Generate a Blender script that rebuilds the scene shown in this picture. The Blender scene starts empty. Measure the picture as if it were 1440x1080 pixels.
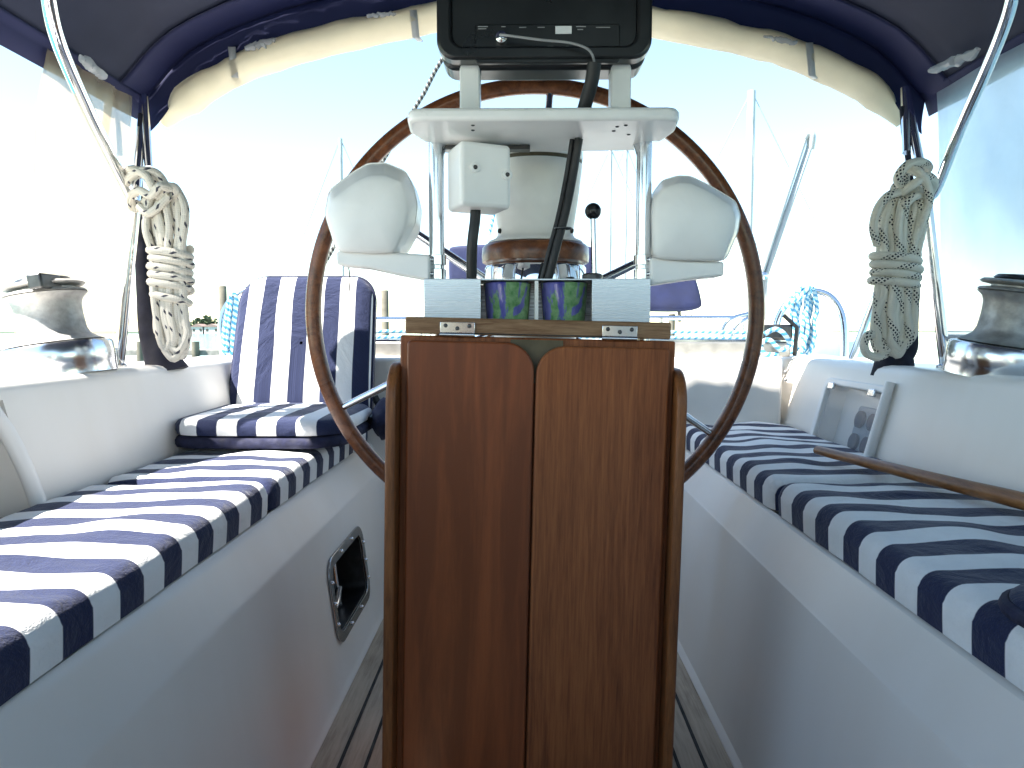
import bpy, bmesh, math, random
from mathutils import Vector, Matrix, noise
R = math.radians
random.seed(7)
sc = bpy.context.scene
COL = sc.collection

# ------------------------------------------------------------------ camera
CAM = Vector((0, 0, 0.78)); F = 1028.0
ROT = (Matrix.Rotation(R(0.83), 3, 'Z') @ Matrix.Rotation(R(90 - 4.17), 3, 'X'))
cd = bpy.data.cameras.new('camera'); cam = bpy.data.objects.new('camera', cd); COL.objects.link(cam)
cam.matrix_world = Matrix.Translation(CAM) @ ROT.to_4x4()
cd.sensor_width = 36; cd.lens = 36 * F / 1440; cd.clip_start = 0.02; cd.clip_end = 20000
sc.camera = cam

def ray(px, py): return (ROT @ Vector(((px - 720) / F, (540 - py) / F, -1))).normalized()
def at(px, py, d):                       # point seen at a photo pixel, at depth y = d
    r = ray(px, py); return CAM + r * (d / r.y)
def at_plane(px, py, p0, n):
    r = ray(px, py); return CAM + r * ((Vector(p0) - CAM).dot(n) / r.dot(n))

# ------------------------------------------------------------------ materials
MATS = {}
def newmat(name):
    m = bpy.data.materials.new(name); m.use_nodes = True; MATS[name] = m
    nt = m.node_tree; b = nt.nodes['Principled BSDF']
    return m, nt, b
def N(nt, t, **kw):
    n = nt.nodes.new(t)
    for k, v in kw.items(): setattr(n, k, v)
    return n
def ramp(nt, fac, stops):
    n = N(nt, 'ShaderNodeValToRGB'); e = n.color_ramp.elements
    while len(e) < len(stops): e.new(0.5)
    for el, (p, c) in zip(e, stops):
        el.position = p; el.color = (*c, 1) if len(c) == 3 else c
    nt.links.new(fac, n.inputs[0]); return n
def math_(nt, op, a, b=None):
    n = N(nt, 'ShaderNodeMath', operation=op)
    for i, v in enumerate((a, b)):
        if v is None: continue
        if hasattr(v, 'links'): nt.links.new(v, n.inputs[i])
        else: n.inputs[i].default_value = v
    return n.outputs[0]
def coords(nt, kind='Object', scale=(1, 1, 1)):
    t = N(nt, 'ShaderNodeTexCoord'); mp = N(nt, 'ShaderNodeMapping')
    nt.links.new(t.outputs[kind], mp.inputs[0]); mp.inputs['Scale'].default_value = scale
    return mp.outputs[0]
def noise_(nt, vec, scale, detail=3, rough=0.5, dist=0):
    n = N(nt, 'ShaderNodeTexNoise'); nt.links.new(vec, n.inputs['Vector'])
    n.inputs['Scale'].default_value = scale; n.inputs['Detail'].default_value = detail
    n.inputs['Roughness'].default_value = rough; n.inputs['Distortion'].default_value = dist
    return n.outputs['Fac']
def bump(nt, b, h, strength=0.2, dist=0.002):
    n = N(nt, 'ShaderNodeBump'); n.inputs['Strength'].default_value = strength; n.inputs['Distance'].default_value = dist
    nt.links.new(h, n.inputs['Height']); nt.links.new(n.outputs[0], b.inputs['Normal'])
def mixc(nt, fac, a, b):
    n = N(nt, 'ShaderNodeMix', data_type='RGBA')
    if hasattr(fac, 'links'): nt.links.new(fac, n.inputs[0])
    else: n.inputs[0].default_value = fac
    for i, v in ((6, a), (7, b)):
        if hasattr(v, 'links'): nt.links.new(v, n.inputs[i])
        else: n.inputs[i].default_value = (*v, 1)
    return n.outputs[2]

def simple(name, col, rough=0.5, metal=0, var=0.12, nscale=30, bmp=0.0, coat=0.0):
    m, nt, b = newmat(name)
    v = coords(nt); f = noise_(nt, v, nscale, 4)
    lo = tuple(c * (1 - var) for c in col); hi = tuple(min(1, c * (1 + var)) for c in col)
    r = ramp(nt, f, [(0.3, lo), (0.7, hi)]); nt.links.new(r.outputs[0], b.inputs['Base Color'])
    rr = ramp(nt, noise_(nt, v, nscale * 0.6, 5), [(0.3, (rough * 0.8,) * 3), (0.7, (min(1, rough * 1.2),) * 3)])
    nt.links.new(rr.outputs[0], b.inputs['Roughness'])
    b.inputs['Metallic'].default_value = metal
    b.inputs['Coat Weight'].default_value = coat
    if bmp: bump(nt, b, noise_(nt, v, nscale * 3, 3), bmp, 0.002)
    return m

def stripes(name, period, phase, axis=0, navy=(0.007, 0.013, 0.050), white=(0.82, 0.82, 0.81)):
    m, nt, b = newmat(name)
    uv = N(nt, 'ShaderNodeTexCoord').outputs['UV']
    sep = N(nt, 'ShaderNodeSeparateXYZ'); nt.links.new(uv, sep.inputs[0])
    wob = math_(nt, 'MULTIPLY', math_(nt, 'SUBTRACT', noise_(nt, uv, 2.4, 1), 0.5), 0.022)
    u = math_(nt, 'ADD', sep.outputs[axis], wob)
    fr = math_(nt, 'FRACT', math_(nt, 'ADD', math_(nt, 'DIVIDE', u, period), phase + 50))
    msk = ramp(nt, math_(nt, 'ABSOLUTE', math_(nt, 'SUBTRACT', fr, 0.5)), [(0.243, (0, 0, 0)), (0.257, (1, 1, 1))])
    dirt = ramp(nt, noise_(nt, uv, 9, 6, 0.65), [(0.25, tuple(c * 0.86 for c in white)), (0.6, white)])
    fade = ramp(nt, noise_(nt, uv, 420, 2), [(0.3, tuple(c * 0.8 for c in navy)), (0.75, tuple(c * 1.5 for c in navy))])
    nt.links.new(mixc(nt, msk.outputs[0], fade.outputs[0], dirt.outputs[0]), b.inputs['Base Color'])
    b.inputs['Roughness'].default_value = 0.9; b.inputs['Sheen Weight'].default_value = 0.14; b.inputs['Sheen Roughness'].default_value = 0.4
    w1 = noise_(nt, uv, 14, 4, 0.6, 0.4); w2 = noise_(nt, uv, 520, 2)
    h = math_(nt, 'ADD', w1, math_(nt, 'MULTIPLY', w2, 0.07))
    bump(nt, b, h, 0.75, 0.012)
    return m

def wood(name, dark, mid, light, scale=(1, 1, 1), rough=0.35, coat=0.25, contrast=1.0, grain=1.0):
    m, nt, b = newmat(name)
    v = coords(nt, 'Object', scale)
    d = noise_(nt, v, 2.2, 3, 0.5)
    w = N(nt, 'ShaderNodeTexNoise'); 
    big = noise_(nt, v, 9, 4, 0.55, 1.2)
    fine = noise_(nt, v, 70 * grain, 5, 0.7, 0.2)
    s = math_(nt, 'ADD', math_(nt, 'MULTIPLY', big, 0.55), math_(nt, 'MULTIPLY', fine, 0.45 * contrast))
    r = ramp(nt, s, [(0.30, dark), (0.5, mid), (0.72, light)])
    nt.links.new(r.outputs[0], b.inputs['Base Color'])
    rr = ramp(nt, d, [(0.3, (rough * 0.75,) * 3), (0.7, (rough * 1.3,) * 3)])
    nt.links.new(rr.outputs[0], b.inputs['Roughness'])
    b.inputs['Coat Weight'].default_value = coat; b.inputs['Coat Roughness'].default_value = 0.25; b.inputs['Specular IOR Level'].default_value = 0.3
    bump(nt, b, fine, 0.12, 0.001)
    return m

def gelcoat(name, col, rough=0.28, streak=0.5):
    m, nt, b = newmat(name)
    v = coords(nt); vz = coords(nt, 'Object', (7, 7, 0.5))
    st = noise_(nt, vz, 1.3, 3, 0.5, 0.2); cl = noise_(nt, v, 1.6, 3, 0.5)
    f = math_(nt, 'MULTIPLY', math_(nt, 'ADD', st, cl), 0.5)
    lo = (col[0] * (1 - 0.16 * streak), col[1] * (1 - 0.19 * streak), col[2] * (1 - 0.26 * streak))
    r = ramp(nt, f, [(0.12, lo), (0.80, col)]); r.color_ramp.interpolation = 'EASE'
    nt.links.new(r.outputs[0], b.inputs['Base Color'])
    rr = ramp(nt, cl, [(0.1, (rough * 0.9,) * 3), (0.9, (rough * 1.9,) * 3)]); rr.color_ramp.interpolation = 'EASE'
    nt.links.new(rr.outputs[0], b.inputs['Roughness'])
    bump(nt, b, noise_(nt, v, 7, 2), 0.05, 0.01)
    return m

gelcoat('gelcoat', (0.82, 0.785, 0.74)); gelcoat('gelcoat_clean', (0.78, 0.77, 0.75), 0.3, 0.15)
PER = 0.104
stripes('cushion_stripe', PER, 0.17)
stripes('cushion_stripe_right', PER, 0.42)
stripes('seat_stripe', 0.094, 0.30, 0)
simple('navy_fabric', (0.010, 0.012, 0.040), 0.9, 0, 0.35, 60, 0.3)
simple('navy_shaded', (0.005, 0.006, 0.017), 0.9, 0, 0.3, 40, 0.25)  # navy with the bimini's shade put into the colour, for the furled curtains
simple('navy_canvas', (0.014, 0.018, 0.072), 0.85, 0, 0.25, 40, 0.25)
simple('blue_canvas', (0.010, 0.016, 0.060), 0.85, 0, 0.25, 12, 0.4)
simple('white_plastic', (0.84, 0.83, 0.80), 0.32, 0, 0.05, 12)
simple('cream_plastic', (0.85, 0.83, 0.77), 0.38, 0, 0.08, 14)
simple('black_plastic', (0.010, 0.011, 0.012), 0.32, 0, 0.3, 20, 0.05)
simple('black_rubber', (0.010, 0.010, 0.011), 0.55, 0, 0.3, 30)
simple('grey_plastic', (0.30, 0.30, 0.30), 0.5, 0, 0.15, 30)
simple('blue_grey', (0.22, 0.27, 0.33), 0.4, 0, 0.15, 40)
simple('white_label', (0.75, 0.75, 0.74), 0.6, 0, 0.06, 60)
simple('dark_recess', (0.012, 0.012, 0.013), 0.35, 0, 0.3, 40)
simple('caulk', (0.012, 0.012, 0.012), 0.7, 0, 0.2, 50)
simple('chrome', (0.78, 0.79, 0.81), 0.06, 1, 0.03, 60)
simple('frame_steel', (0.36, 0.37, 0.38), 0.18, 1, 0.1, 40)
simple('guard_steel', (0.76, 0.79, 0.83), 0.20, 1, 0.05, 40)
simple('stainless', (0.66, 0.67, 0.69), 0.14, 1, 0.06, 50)
simple('weathered_bronze', (0.38, 0.37, 0.35), 0.55, 0.7, 0.25, 45, 0.3)
simple('dark_alloy', (0.10, 0.10, 0.10), 0.4, 1, 0.25, 40, 0.1)
simple('grey_wood', (0.20, 0.19, 0.17), 0.85, 0, 0.3, 6, 0.4)
simple('alloy_track', (0.42, 0.41, 0.38), 0.4, 0.7, 0.15, 30)
simple('mast_white', (0.42, 0.42, 0.41), 0.35, 0, 0.06, 5)
simple('wire_grey', (0.30, 0.31, 0.32), 0.4, 0.4, 0.1, 10)
simple('hull_white', (0.74, 0.75, 0.76), 0.25, 0, 0.06, 2)
simple('pile_wood', (0.13, 0.115, 0.085), 0.9, 0, 0.35, 3, 0.5)
simple('green_hint', (0.030, 0.10, 0.03), 0.4, 0, 0.3, 40)
simple('khaki_wood', (0.10, 0.075, 0.035), 0.6, 0, 0.2, 40)
simple('foliage', (0.045, 0.075, 0.035), 0.8, 0, 0.6, 0.9, 0.3)
simple('house_wall', (0.55, 0.52, 0.48), 0.8, 0, 0.12, 1)
simple('house_roof', (0.20, 0.14, 0.12), 0.8, 0, 0.2, 2)
simple('window_dark', (0.03, 0.035, 0.04), 0.1, 0, 0.1, 2)
wood('leaf_varnished', (0.17, 0.048, 0.017), (0.30, 0.084, 0.027), (0.37, 0.112, 0.036), (2.6, 2.6, 0.22), 0.40, 0.03, 0.35)
wood('leaf_grain', (0.036, 0.010, 0.004), (0.195, 0.058, 0.019), (0.32, 0.106, 0.034), (3.4, 3.4, 0.16), 0.5, 0.0, 1.35)
wood('trim_wood', (0.060, 0.020, 0.007), (0.19, 0.066, 0.020), (0.30, 0.115, 0.036), (4, 4, 0.4), 0.40, 0.1, 1.1)
wood('bar_wood', (0.05, 0.022, 0.010), (0.17, 0.082, 0.034), (0.31, 0.185, 0.095), (0.3, 4, 4), 0.5, 0.05, 1.5)
wood('wheel_wood', (0.085, 0.028, 0.011), (0.21, 0.070, 0.024), (0.31, 0.12, 0.042), (3, 3, 3), 0.28, 0.35, 0.6)
wood('tiller_wood', (0.10, 0.04, 0.014), (0.26, 0.11, 0.036), (0.40, 0.19, 0.07), (4, 0.35, 4), 0.34, 0.25, 1.0)

def sole_mat():                                  # bare teak strips, the caulk is real geometry
    m, nt, b = newmat('teak_sole')
    v = coords(nt, 'Object', (4, 0.28, 4)); v2 = coords(nt)
    f = math_(nt, 'ADD', math_(nt, 'MULTIPLY', noise_(nt, v, 22, 5, 0.7), 0.6), math_(nt, 'MULTIPLY', noise_(nt, v2, 4, 4), 0.4))
    r = ramp(nt, f, [(0.33, (0.25, 0.20, 0.15)), (0.5, (0.44, 0.37, 0.285)), (0.68, (0.56, 0.48, 0.38))])
    nt.links.new(r.outputs[0], b.inputs['Base Color']); b.inputs['Roughness'].default_value = 0.75
    bump(nt, b, f, 0.3, 0.002)
sole_mat()

def brushed():
    m, nt, b = newmat('brushed_steel')
    v = coords(nt, 'Object', (2, 2, 160)); f = noise_(nt, v, 3, 4, 0.6)
    rr = ramp(nt, f, [(0.3, (0.20,) * 3), (0.7, (0.36,) * 3)]); nt.links.new(rr.outputs[0], b.inputs['Roughness'])
    b.inputs['Base Color'].default_value = (0.66, 0.70, 0.73, 1); b.inputs['Metallic'].default_value = 0.45
    bump(nt, b, f, 0.015, 0.0004)
brushed()

def rope_mat(name, base, dark, kind):
    m, nt, b = newmat(name)
    uv = N(nt, 'ShaderNodeTexCoord').outputs['UV']
    sep = N(nt, 'ShaderNodeSeparateXYZ'); nt.links.new(uv, sep.inputs[0])
    U, V = sep.outputs[0], sep.outputs[1]
    if kind == 'dots':
        band = math_(nt, 'LESS_THAN', math_(nt, 'FRACT', math_(nt, 'ADD', math_(nt, 'MULTIPLY', U, 11.0), V)), 0.30)
        ck = math_(nt, 'FRACT', math_(nt, 'ADD', math_(nt, 'MULTIPLY', U, 105), math_(nt, 'MULTIPLY', V, -6)))
        ck2 = math_(nt, 'FRACT', math_(nt, 'ADD', math_(nt, 'MULTIPLY', U, 105), math_(nt, 'MULTIPLY', V, 6)))
        c = math_(nt, 'MULTIPLY', math_(nt, 'LESS_THAN', ck, 0.58), math_(nt, 'LESS_THAN', ck2, 0.58))
        msk = math_(nt, 'MULTIPLY', band, c)
    elif kind == 'flecks':
        a = math_(nt, 'LESS_THAN', math_(nt, 'FRACT', math_(nt, 'ADD', math_(nt, 'MULTIPLY', U, 24), math_(nt, 'MULTIPLY', V, 2))), 0.20)
        bb = math_(nt, 'LESS_THAN', math_(nt, 'FRACT', math_(nt, 'SUBTRACT', math_(nt, 'MULTIPLY', V, 2), math_(nt, 'MULTIPLY', U, 7))), 0.28)
        msk = math_(nt, 'MULTIPLY', a, bb)
    else:
        msk = math_(nt, 'LESS_THAN', math_(nt, 'FRACT', math_(nt, 'ADD', math_(nt, 'MULTIPLY', U, 45), V)), 0.45)
    d = ramp(nt, noise_(nt, uv, 7, 4), [(0.3, tuple(x * 0.82 for x in base)), (0.7, base)])
    nt.links.new(mixc(nt, msk, d.outputs[0], dark), b.inputs['Base Color'])
    b.inputs['Roughness'].default_value = 0.9
    p = math_(nt, 'SINE', math_(nt, 'ADD', math_(nt, 'MULTIPLY', U, 650), math_(nt, 'MULTIPLY', V, 37.7)))
    q = math_(nt, 'SINE', math_(nt, 'SUBTRACT', math_(nt, 'MULTIPLY', U, 650), math_(nt, 'MULTIPLY', V, 37.7)))
    bump(nt, b, math_(nt, 'MULTIPLY', p, q), 0.35, 0.0015)
rope_mat('rope_flecked', (0.74, 0.69, 0.60), (0.05, 0.05, 0.07), 'flecks')
rope_mat('rope_dotted', (0.76, 0.72, 0.61), (0.010, 0.011, 0.02), 'dots')
rope_mat('rope_blue', (0.46, 0.62, 0.68), (0.06, 0.26, 0.46), 'spiral')
rope_mat('rope_black', (0.03, 0.03, 0.03), (0.22, 0.22, 0.20), 'spiral')

def cloth_thin(name, col, trans, alpha, rough=0.7, spec=0.3):       # cloth or vinyl that lets some light through
    m, nt, b = newmat(name)
    out = nt.nodes['Material Output']
    v = coords(nt); f = noise_(nt, v, 6, 5, 0.6, 0.3)
    r = ramp(nt, f, [(0.3, tuple(c * 0.85 for c in col)), (0.7, col)])
    nt.links.new(r.outputs[0], b.inputs['Base Color']); b.inputs['Roughness'].default_value = rough
    b.inputs['Specular IOR Level'].default_value = spec
    t = N(nt, 'ShaderNodeBsdfTranslucent'); nt.links.new(r.outputs[0], t.inputs[0])
    mx = N(nt, 'ShaderNodeMixShader'); mx.inputs[0].default_value = trans
    nt.links.new(b.outputs[0], mx.inputs[1]); nt.links.new(t.outputs[0], mx.inputs[2])
    res = mx.outputs[0]
    bump(nt, b, noise_(nt, v, 5, 3, 0.5, 0.6), 0.3, 0.01)
    if alpha < 1:
        tr = N(nt, 'ShaderNodeBsdfTransparent'); m2 = N(nt, 'ShaderNodeMixShader')
        ar = ramp(nt, noise_(nt, v, 1.8, 3, 0.5, 0.7), [(0.3, (alpha * 0.75,) * 3), (0.7, (min(1, alpha * 1.25),) * 3)])
        nt.links.new(ar.outputs[0], m2.inputs[0])
        nt.links.new(tr.outputs[0], m2.inputs[1]); nt.links.new(res, m2.inputs[2]); res = m2.outputs[0]
    nt.links.new(res, out.inputs[0]); return m
cloth_thin('canopy_cloth', (0.034, 0.040, 0.075), 0.35, 1)
cloth_thin('canopy_sleeve', (0.011, 0.015, 0.068), 0.10, 1)
cloth_thin('cream_cloth', (0.80, 0.75, 0.63), 0.6, 1)
cloth_thin('white_webbing', (0.75, 0.75, 0.75), 0.3, 1)
cloth_thin('vinyl_warm', (0.56, 0.46, 0.34), 0.5, 0.5, 0.2, 0.5)
cloth_thin('vinyl_cool', (0.66, 0.75, 0.86), 0.55, 0.5, 0.2, 0.5)
cloth_thin('vinyl_window', (0.62, 0.64, 0.68), 0.4, 0.6, 0.08, 0.8)

def glassy(name, col, rough, alpha):
    m, nt, b = newmat(name)
    v = coords(nt); r = ramp(nt, noise_(nt, v, 8, 3), [(0.3, tuple(c * 0.9 for c in col)), (0.7, col)])
    nt.links.new(r.outputs[0], b.inputs['Base Color']); b.inputs['Roughness'].default_value = rough
    b.inputs['Alpha'].default_value = alpha
glassy('acrylic', (0.62, 0.64, 0.66), 0.06, 0.16)

def tumbler_mat():
    m, nt, b = newmat('tumbler_paint')
    v = coords(nt, 'Object', (1, 1, 0.45)); v2 = coords(nt)
    a = ramp(nt, noise_(nt, v, 26, 4, 0.7, 0.6), [(0.48, (0, 0, 0)), (0.53, (1, 1, 1))])
    g = ramp(nt, noise_(nt, v2, 90, 3), [(0.3, (0.08, 0.22, 0.07)), (0.7, (0.26, 0.42, 0.20))])
    bl = ramp(nt, noise_(nt, v, 60, 3), [(0.3, (0.05, 0.05, 0.26)), (0.7, (0.18, 0.18, 0.48))])
    nt.links.new(mixc(nt, a.outputs[0], bl.outputs[0], g.outputs[0]), b.inputs['Base Color'])
    b.inputs['Roughness'].default_value = 0.12; b.inputs['Coat Weight'].default_value = 0.5
tumbler_mat()

def water_mat():
    m, nt, b = newmat('sea_water')
    v = coords(nt, 'Object', (1, 1, 1))
    b.inputs['Base Color'].default_value = (0.05, 0.17, 0.18, 1); b.inputs['Roughness'].default_value = 0.08
    bump(nt, b, math_(nt, 'ADD', noise_(nt, v, 1.6, 5, 0.6), noise_(nt, v, 0.35, 3)), 0.5, 0.25)
water_mat()

# ------------------------------------------------------------------ mesh helpers
class MB:
    def __init__(s): s.v = []; s.f = []; s.uv = []
    def add(s, vs, fs, uvs=None):
        o = len(s.v); s.v += [Vector(v) for v in vs]
        for k, f in enumerate(fs):
            s.f.append([o + i for i in f]); s.uv.append(uvs[k] if uvs else None)
        return s
    def box(s, x0, x1, y0, y1, z0, z1):
        vs = [(x, y, z) for x in (x0, x1) for y in (y0, y1) for z in (z0, z1)]
        return s.add(vs, [(0, 1, 3, 2), (4, 6, 7, 5), (0, 4, 5, 1), (2, 3, 7, 6), (0, 2, 6, 4), (1, 5, 7, 3)])
    def tube(s, pts, r, seg=12, closed=False, caps=True, flat=None):
        pts = [Vector(p) for p in pts]; n = len(pts)
        rs = r if isinstance(r, (list, tuple)) else [r] * n
        vs = []; L = 0; up = None; us = []
        for i, p in enumerate(pts):
            a = pts[i - 1] if (i > 0 or closed) else p; b = pts[(i + 1) % n] if (i < n - 1 or closed) else p
            t = (b - a).normalized()
            if up is None:
                up = Vector((0, 0, 1)) if abs(t.z) < 0.9 else Vector((0, 1, 0))
            up = (up - t * up.dot(t))
            if up.length < 1e-5: up = t.orthogonal()
            up.normalize(); side = t.cross(up)
            if i: L += (p - pts[i - 1]).length
            us.append(L)
            for k in range(seg):
                an = 2 * math.pi * k / seg
                vs.append(p + (up * math.cos(an) * (flat or 1) + side * math.sin(an)) * rs[i])
        us.append(L + (pts[0] - pts[-1]).length)
        fs = []; uv = []
        for i in range(n if closed else n - 1):
            j = (i + 1) % n
            for k in range(seg):
                k2 = (k + 1) % seg
                fs.append((i * seg + k, i * seg + k2, j * seg + k2, j * seg + k))
                uv.append([(us[i], k / seg), (us[i], (k + 1) / seg), (us[i + 1], (k + 1) / seg), (us[i + 1], k / seg)])
        if caps and not closed:
            fs.append(tuple(reversed(range(seg)))); uv.append([(0, 0.35)] * seg)
            fs.append(tuple((n - 1) * seg + k for k in range(seg))); uv.append([(0, 0.35)] * seg)
        return s.add(vs, fs, uv)
    def lathe(s, prof, cx, cy, seg=48, cap=True):
        vs = []; fs = []
        for (r, z) in prof:
            for k in range(seg):
                a = 2 * math.pi * k / seg; vs.append((cx + r * math.cos(a), cy + r * math.sin(a), z))
        for i in range(len(prof) - 1):
            for k in range(seg):
                k2 = (k + 1) % seg; fs.append((i * seg + k, i * seg + k2, (i + 1) * seg + k2, (i + 1) * seg + k))
        if cap:
            fs.append(tuple(reversed(range(seg)))); fs.append(tuple((len(prof) - 1) * seg + k for k in range(seg)))
        return s.add(vs, fs)
    def prism(s, poly, vec):                     # closed polygon of 3-D points swept along vec
        n = len(poly); vec = Vector(vec); vs = [Vector(p) for p in poly] + [Vector(p) + vec for p in poly]
        fs = [tuple(reversed(range(n))), tuple(range(n, 2 * n))] + [(i, (i + 1) % n, n + (i + 1) % n, n + i) for i in range(n)]
        return s.add(vs, fs)
    def ring(s, outer, inner, vec):              # a flat frame with thickness
        n = len(outer); vec = Vector(vec)
        O = [Vector(p) for p in outer]; I = [Vector(p) for p in inner]
        vs = O + I + [p + vec for p in O] + [p + vec for p in I]; fs = []
        for i in range(n):
            j = (i + 1) % n
            fs += [(i, j, n + j, n + i), (2 * n + j, 2 * n + i, 3 * n + i, 3 * n + j),
                   (j, i, 2 * n + i, 2 * n + j), (n + i, n + j, 3 * n + j, 3 * n + i)]
        return s.add(vs, fs)
    def ball(s, c, r, seg=16, rings=10, sc3=(1, 1, 1)):
        bm = bmesh.new(); bmesh.ops.create_uvsphere(bm, u_segments=seg, v_segments=rings, radius=r)
        vs = [Vector(c) + Vector((v.co.x * sc3[0], v.co.y * sc3[1], v.co.z * sc3[2])) for v in bm.verts]
        fs = [tuple(v.index for v in f.verts) for f in bm.faces]; bm.free(); return s.add(vs, fs)
    def grid(s, fn, nu, nv, uvfn=None):
        vs = [fn(i / nu, j / nv) for i in range(nu + 1) for j in range(nv + 1)]
        fs = []; uv = []
        for i in range(nu):
            for j in range(nv):
                q = [(i, j), (i + 1, j), (i + 1, j + 1), (i, j + 1)]
                fs.append(tuple(a * (nv + 1) + b for a, b in q))
                if uvfn: uv.append([uvfn(a / nu, b / nv) for a, b in q])
        return s.add(vs, fs, uv if uvfn else None)
    def each(s, name, mat, parent, **k):             # one object for every separate piece
        p = list(range(len(s.v)))
        def find(a):
            while p[a] != a: p[a] = p[p[a]]; a = p[a]
            return a
        for f in s.f:
            for q in f[1:]: p[find(q)] = find(f[0])
        groups = {}
        for f, u in zip(s.f, s.uv): groups.setdefault(find(f[0]), []).append((f, u))
        for fs in groups.values():
            m = MB(); ix = {}
            for f, u in fs:
                for q in f:
                    if q not in ix: ix[q] = len(m.v); m.v.append(s.v[q])
                m.f.append([ix[q] for q in f]); m.uv.append(u)
            m.build(name, mat, parent, **k)
    def build(s, name, mat, parent=None, bevel=0, smooth=40, label=None, origin=None, solid=0, fix=True):
        off = Vector(origin) if origin is not None else Vector((0, 0, 0))
        p = parent
        while p is not None: off = off + p['_o'] if '_o' in p else off; p = None
        if parent is not None: off = BASE[parent]
        me = bpy.data.meshes.new(name); me.from_pydata([tuple(v - off) for v in s.v], [], s.f)
        if any(u for u in s.uv):
            l = me.uv_layers.new(name='UVMap'); k = 0
            for f, u in zip(s.f, s.uv):
                for q in range(len(f)):
                    l.data[k].uv = u[q] if u else (0, 0); k += 1
        if fix:
            bm = bmesh.new(); bm.from_mesh(me); bmesh.ops.recalc_face_normals(bm, faces=bm.faces); bm.to_mesh(me); bm.free()
        me.validate()
        if smooth:
            me.shade_smooth(); me.set_sharp_from_angle(angle=R(smooth))
        o = bpy.data.objects.new(name, me); COL.objects.link(o)
        if mat: me.materials.append(MATS[mat])
        if parent is not None: o.parent = parent; BASE[o] = BASE[parent]
        else: o.location = off; BASE[o] = off
        if solid:
            md = o.modifiers.new('thick', 'SOLIDIFY'); md.thickness = solid; md.offset = 0
        if bevel:
            md = o.modifiers.new('bevel', 'BEVEL'); md.width = bevel; md.segments = 3; md.limit_method = 'ANGLE'; md.angle_limit = R(35)
            md.harden_normals = False
        if label: o['label'] = label
        return o
BASE = {}
def thing(name, label, cat, loc=(0, 0, 0), group=None):
    o = bpy.data.objects.new(name, None); COL.objects.link(o); o.location = loc; o.empty_display_size = 0.1
    BASE[o] = Vector(loc); o['label'] = label; o['category'] = cat
    if group: o['group'] = group
    return o
def tag(o, label, cat, group=None, kind=None):
    if label: o['label'] = label
    if cat: o['category'] = cat
    if group: o['group'] = group
    if kind: o['kind'] = kind
    return o
def struct(o): o['kind'] = 'structure'; return o
def copy_tree(o, parent=None):
    c = o.copy(); COL.objects.link(c)
    if parent is not None: c.parent = parent
    for ch in list(o.children): copy_tree(ch, c)
    return c
def cut(o, mb):                                  # boolean-cut a recess into a mesh, then drop the cutter
    c = mb.build('cutter', None, None, smooth=0)
    c.location = c.location - BASE[o]; 
    md = o.modifiers.new('b', 'BOOLEAN'); md.object = c; md.operation = 'DIFFERENCE'; md.solver = 'EXACT'
    keep = [m for m in o.modifiers if m.type == 'BEVEL']
    w = [(m.width) for m in keep]
    for m in keep: o.modifiers.remove(m)
    par = o.parent; o.parent = None; ol = o.location.copy(); o.location = (0, 0, 0)
    bpy.context.view_layer.update()
    dg = bpy.context.evaluated_depsgraph_get()
    me = bpy.data.meshes.new_from_object(o.evaluated_get(dg)); me.name = o.name
    o.modifiers.clear(); o.data = me; o.parent = par; o.location = ol
    cm = c.data; bpy.data.objects.remove(c); bpy.data.meshes.remove(cm)
    me.shade_smooth(); me.set_sharp_from_angle(angle=R(35))
def smooth_path(pts, sub=6, closed=False):
    P = [Vector(p) for p in pts]; n = len(P); out = []
    for i in range(n if closed else n - 1):
        p0 = P[(i - 1) % n] if (closed or i > 0) else P[0] * 2 - P[1]
        p1 = P[i]; p2 = P[(i + 1) % n]
        p3 = P[(i + 2) % n] if (closed or i + 2 < n) else P[-1] * 2 - P[-2]
        for k in range(sub):
            t = k / sub
            out.append(0.5 * ((2 * p1) + (p2 - p0) * t + (2 * p0 - 5 * p1 + 4 * p2 - p3) * t * t + (3 * p1 - p0 - 3 * p2 + p3) * t ** 3))
    if not closed: out.append(P[-1])
    return out
def rrect(x0, x1, z0, z1, r, seg=6):             # rounded rectangle in 2-D
    rr = r if isinstance(r, (list, tuple)) else [r] * 4   # bl, br, tr, tl
    out = []
    for (cx, cz, a0, q) in ((x0 + rr[0], z0 + rr[0], 180, rr[0]), (x1 - rr[1], z0 + rr[1], 270, rr[1]),
                            (x1 - rr[2], z1 - rr[2], 0, rr[2]), (x0 + rr[3], z1 - rr[3], 90, rr[3])):
        for k in range(seg + 1):
            a = R(a0 + 90 * k / seg); out.append((cx + q * math.cos(a), cz + q * math.sin(a)))
    return out
def nz(x, y, z=0): return noise.noise(Vector((x, y, z)))

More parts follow.
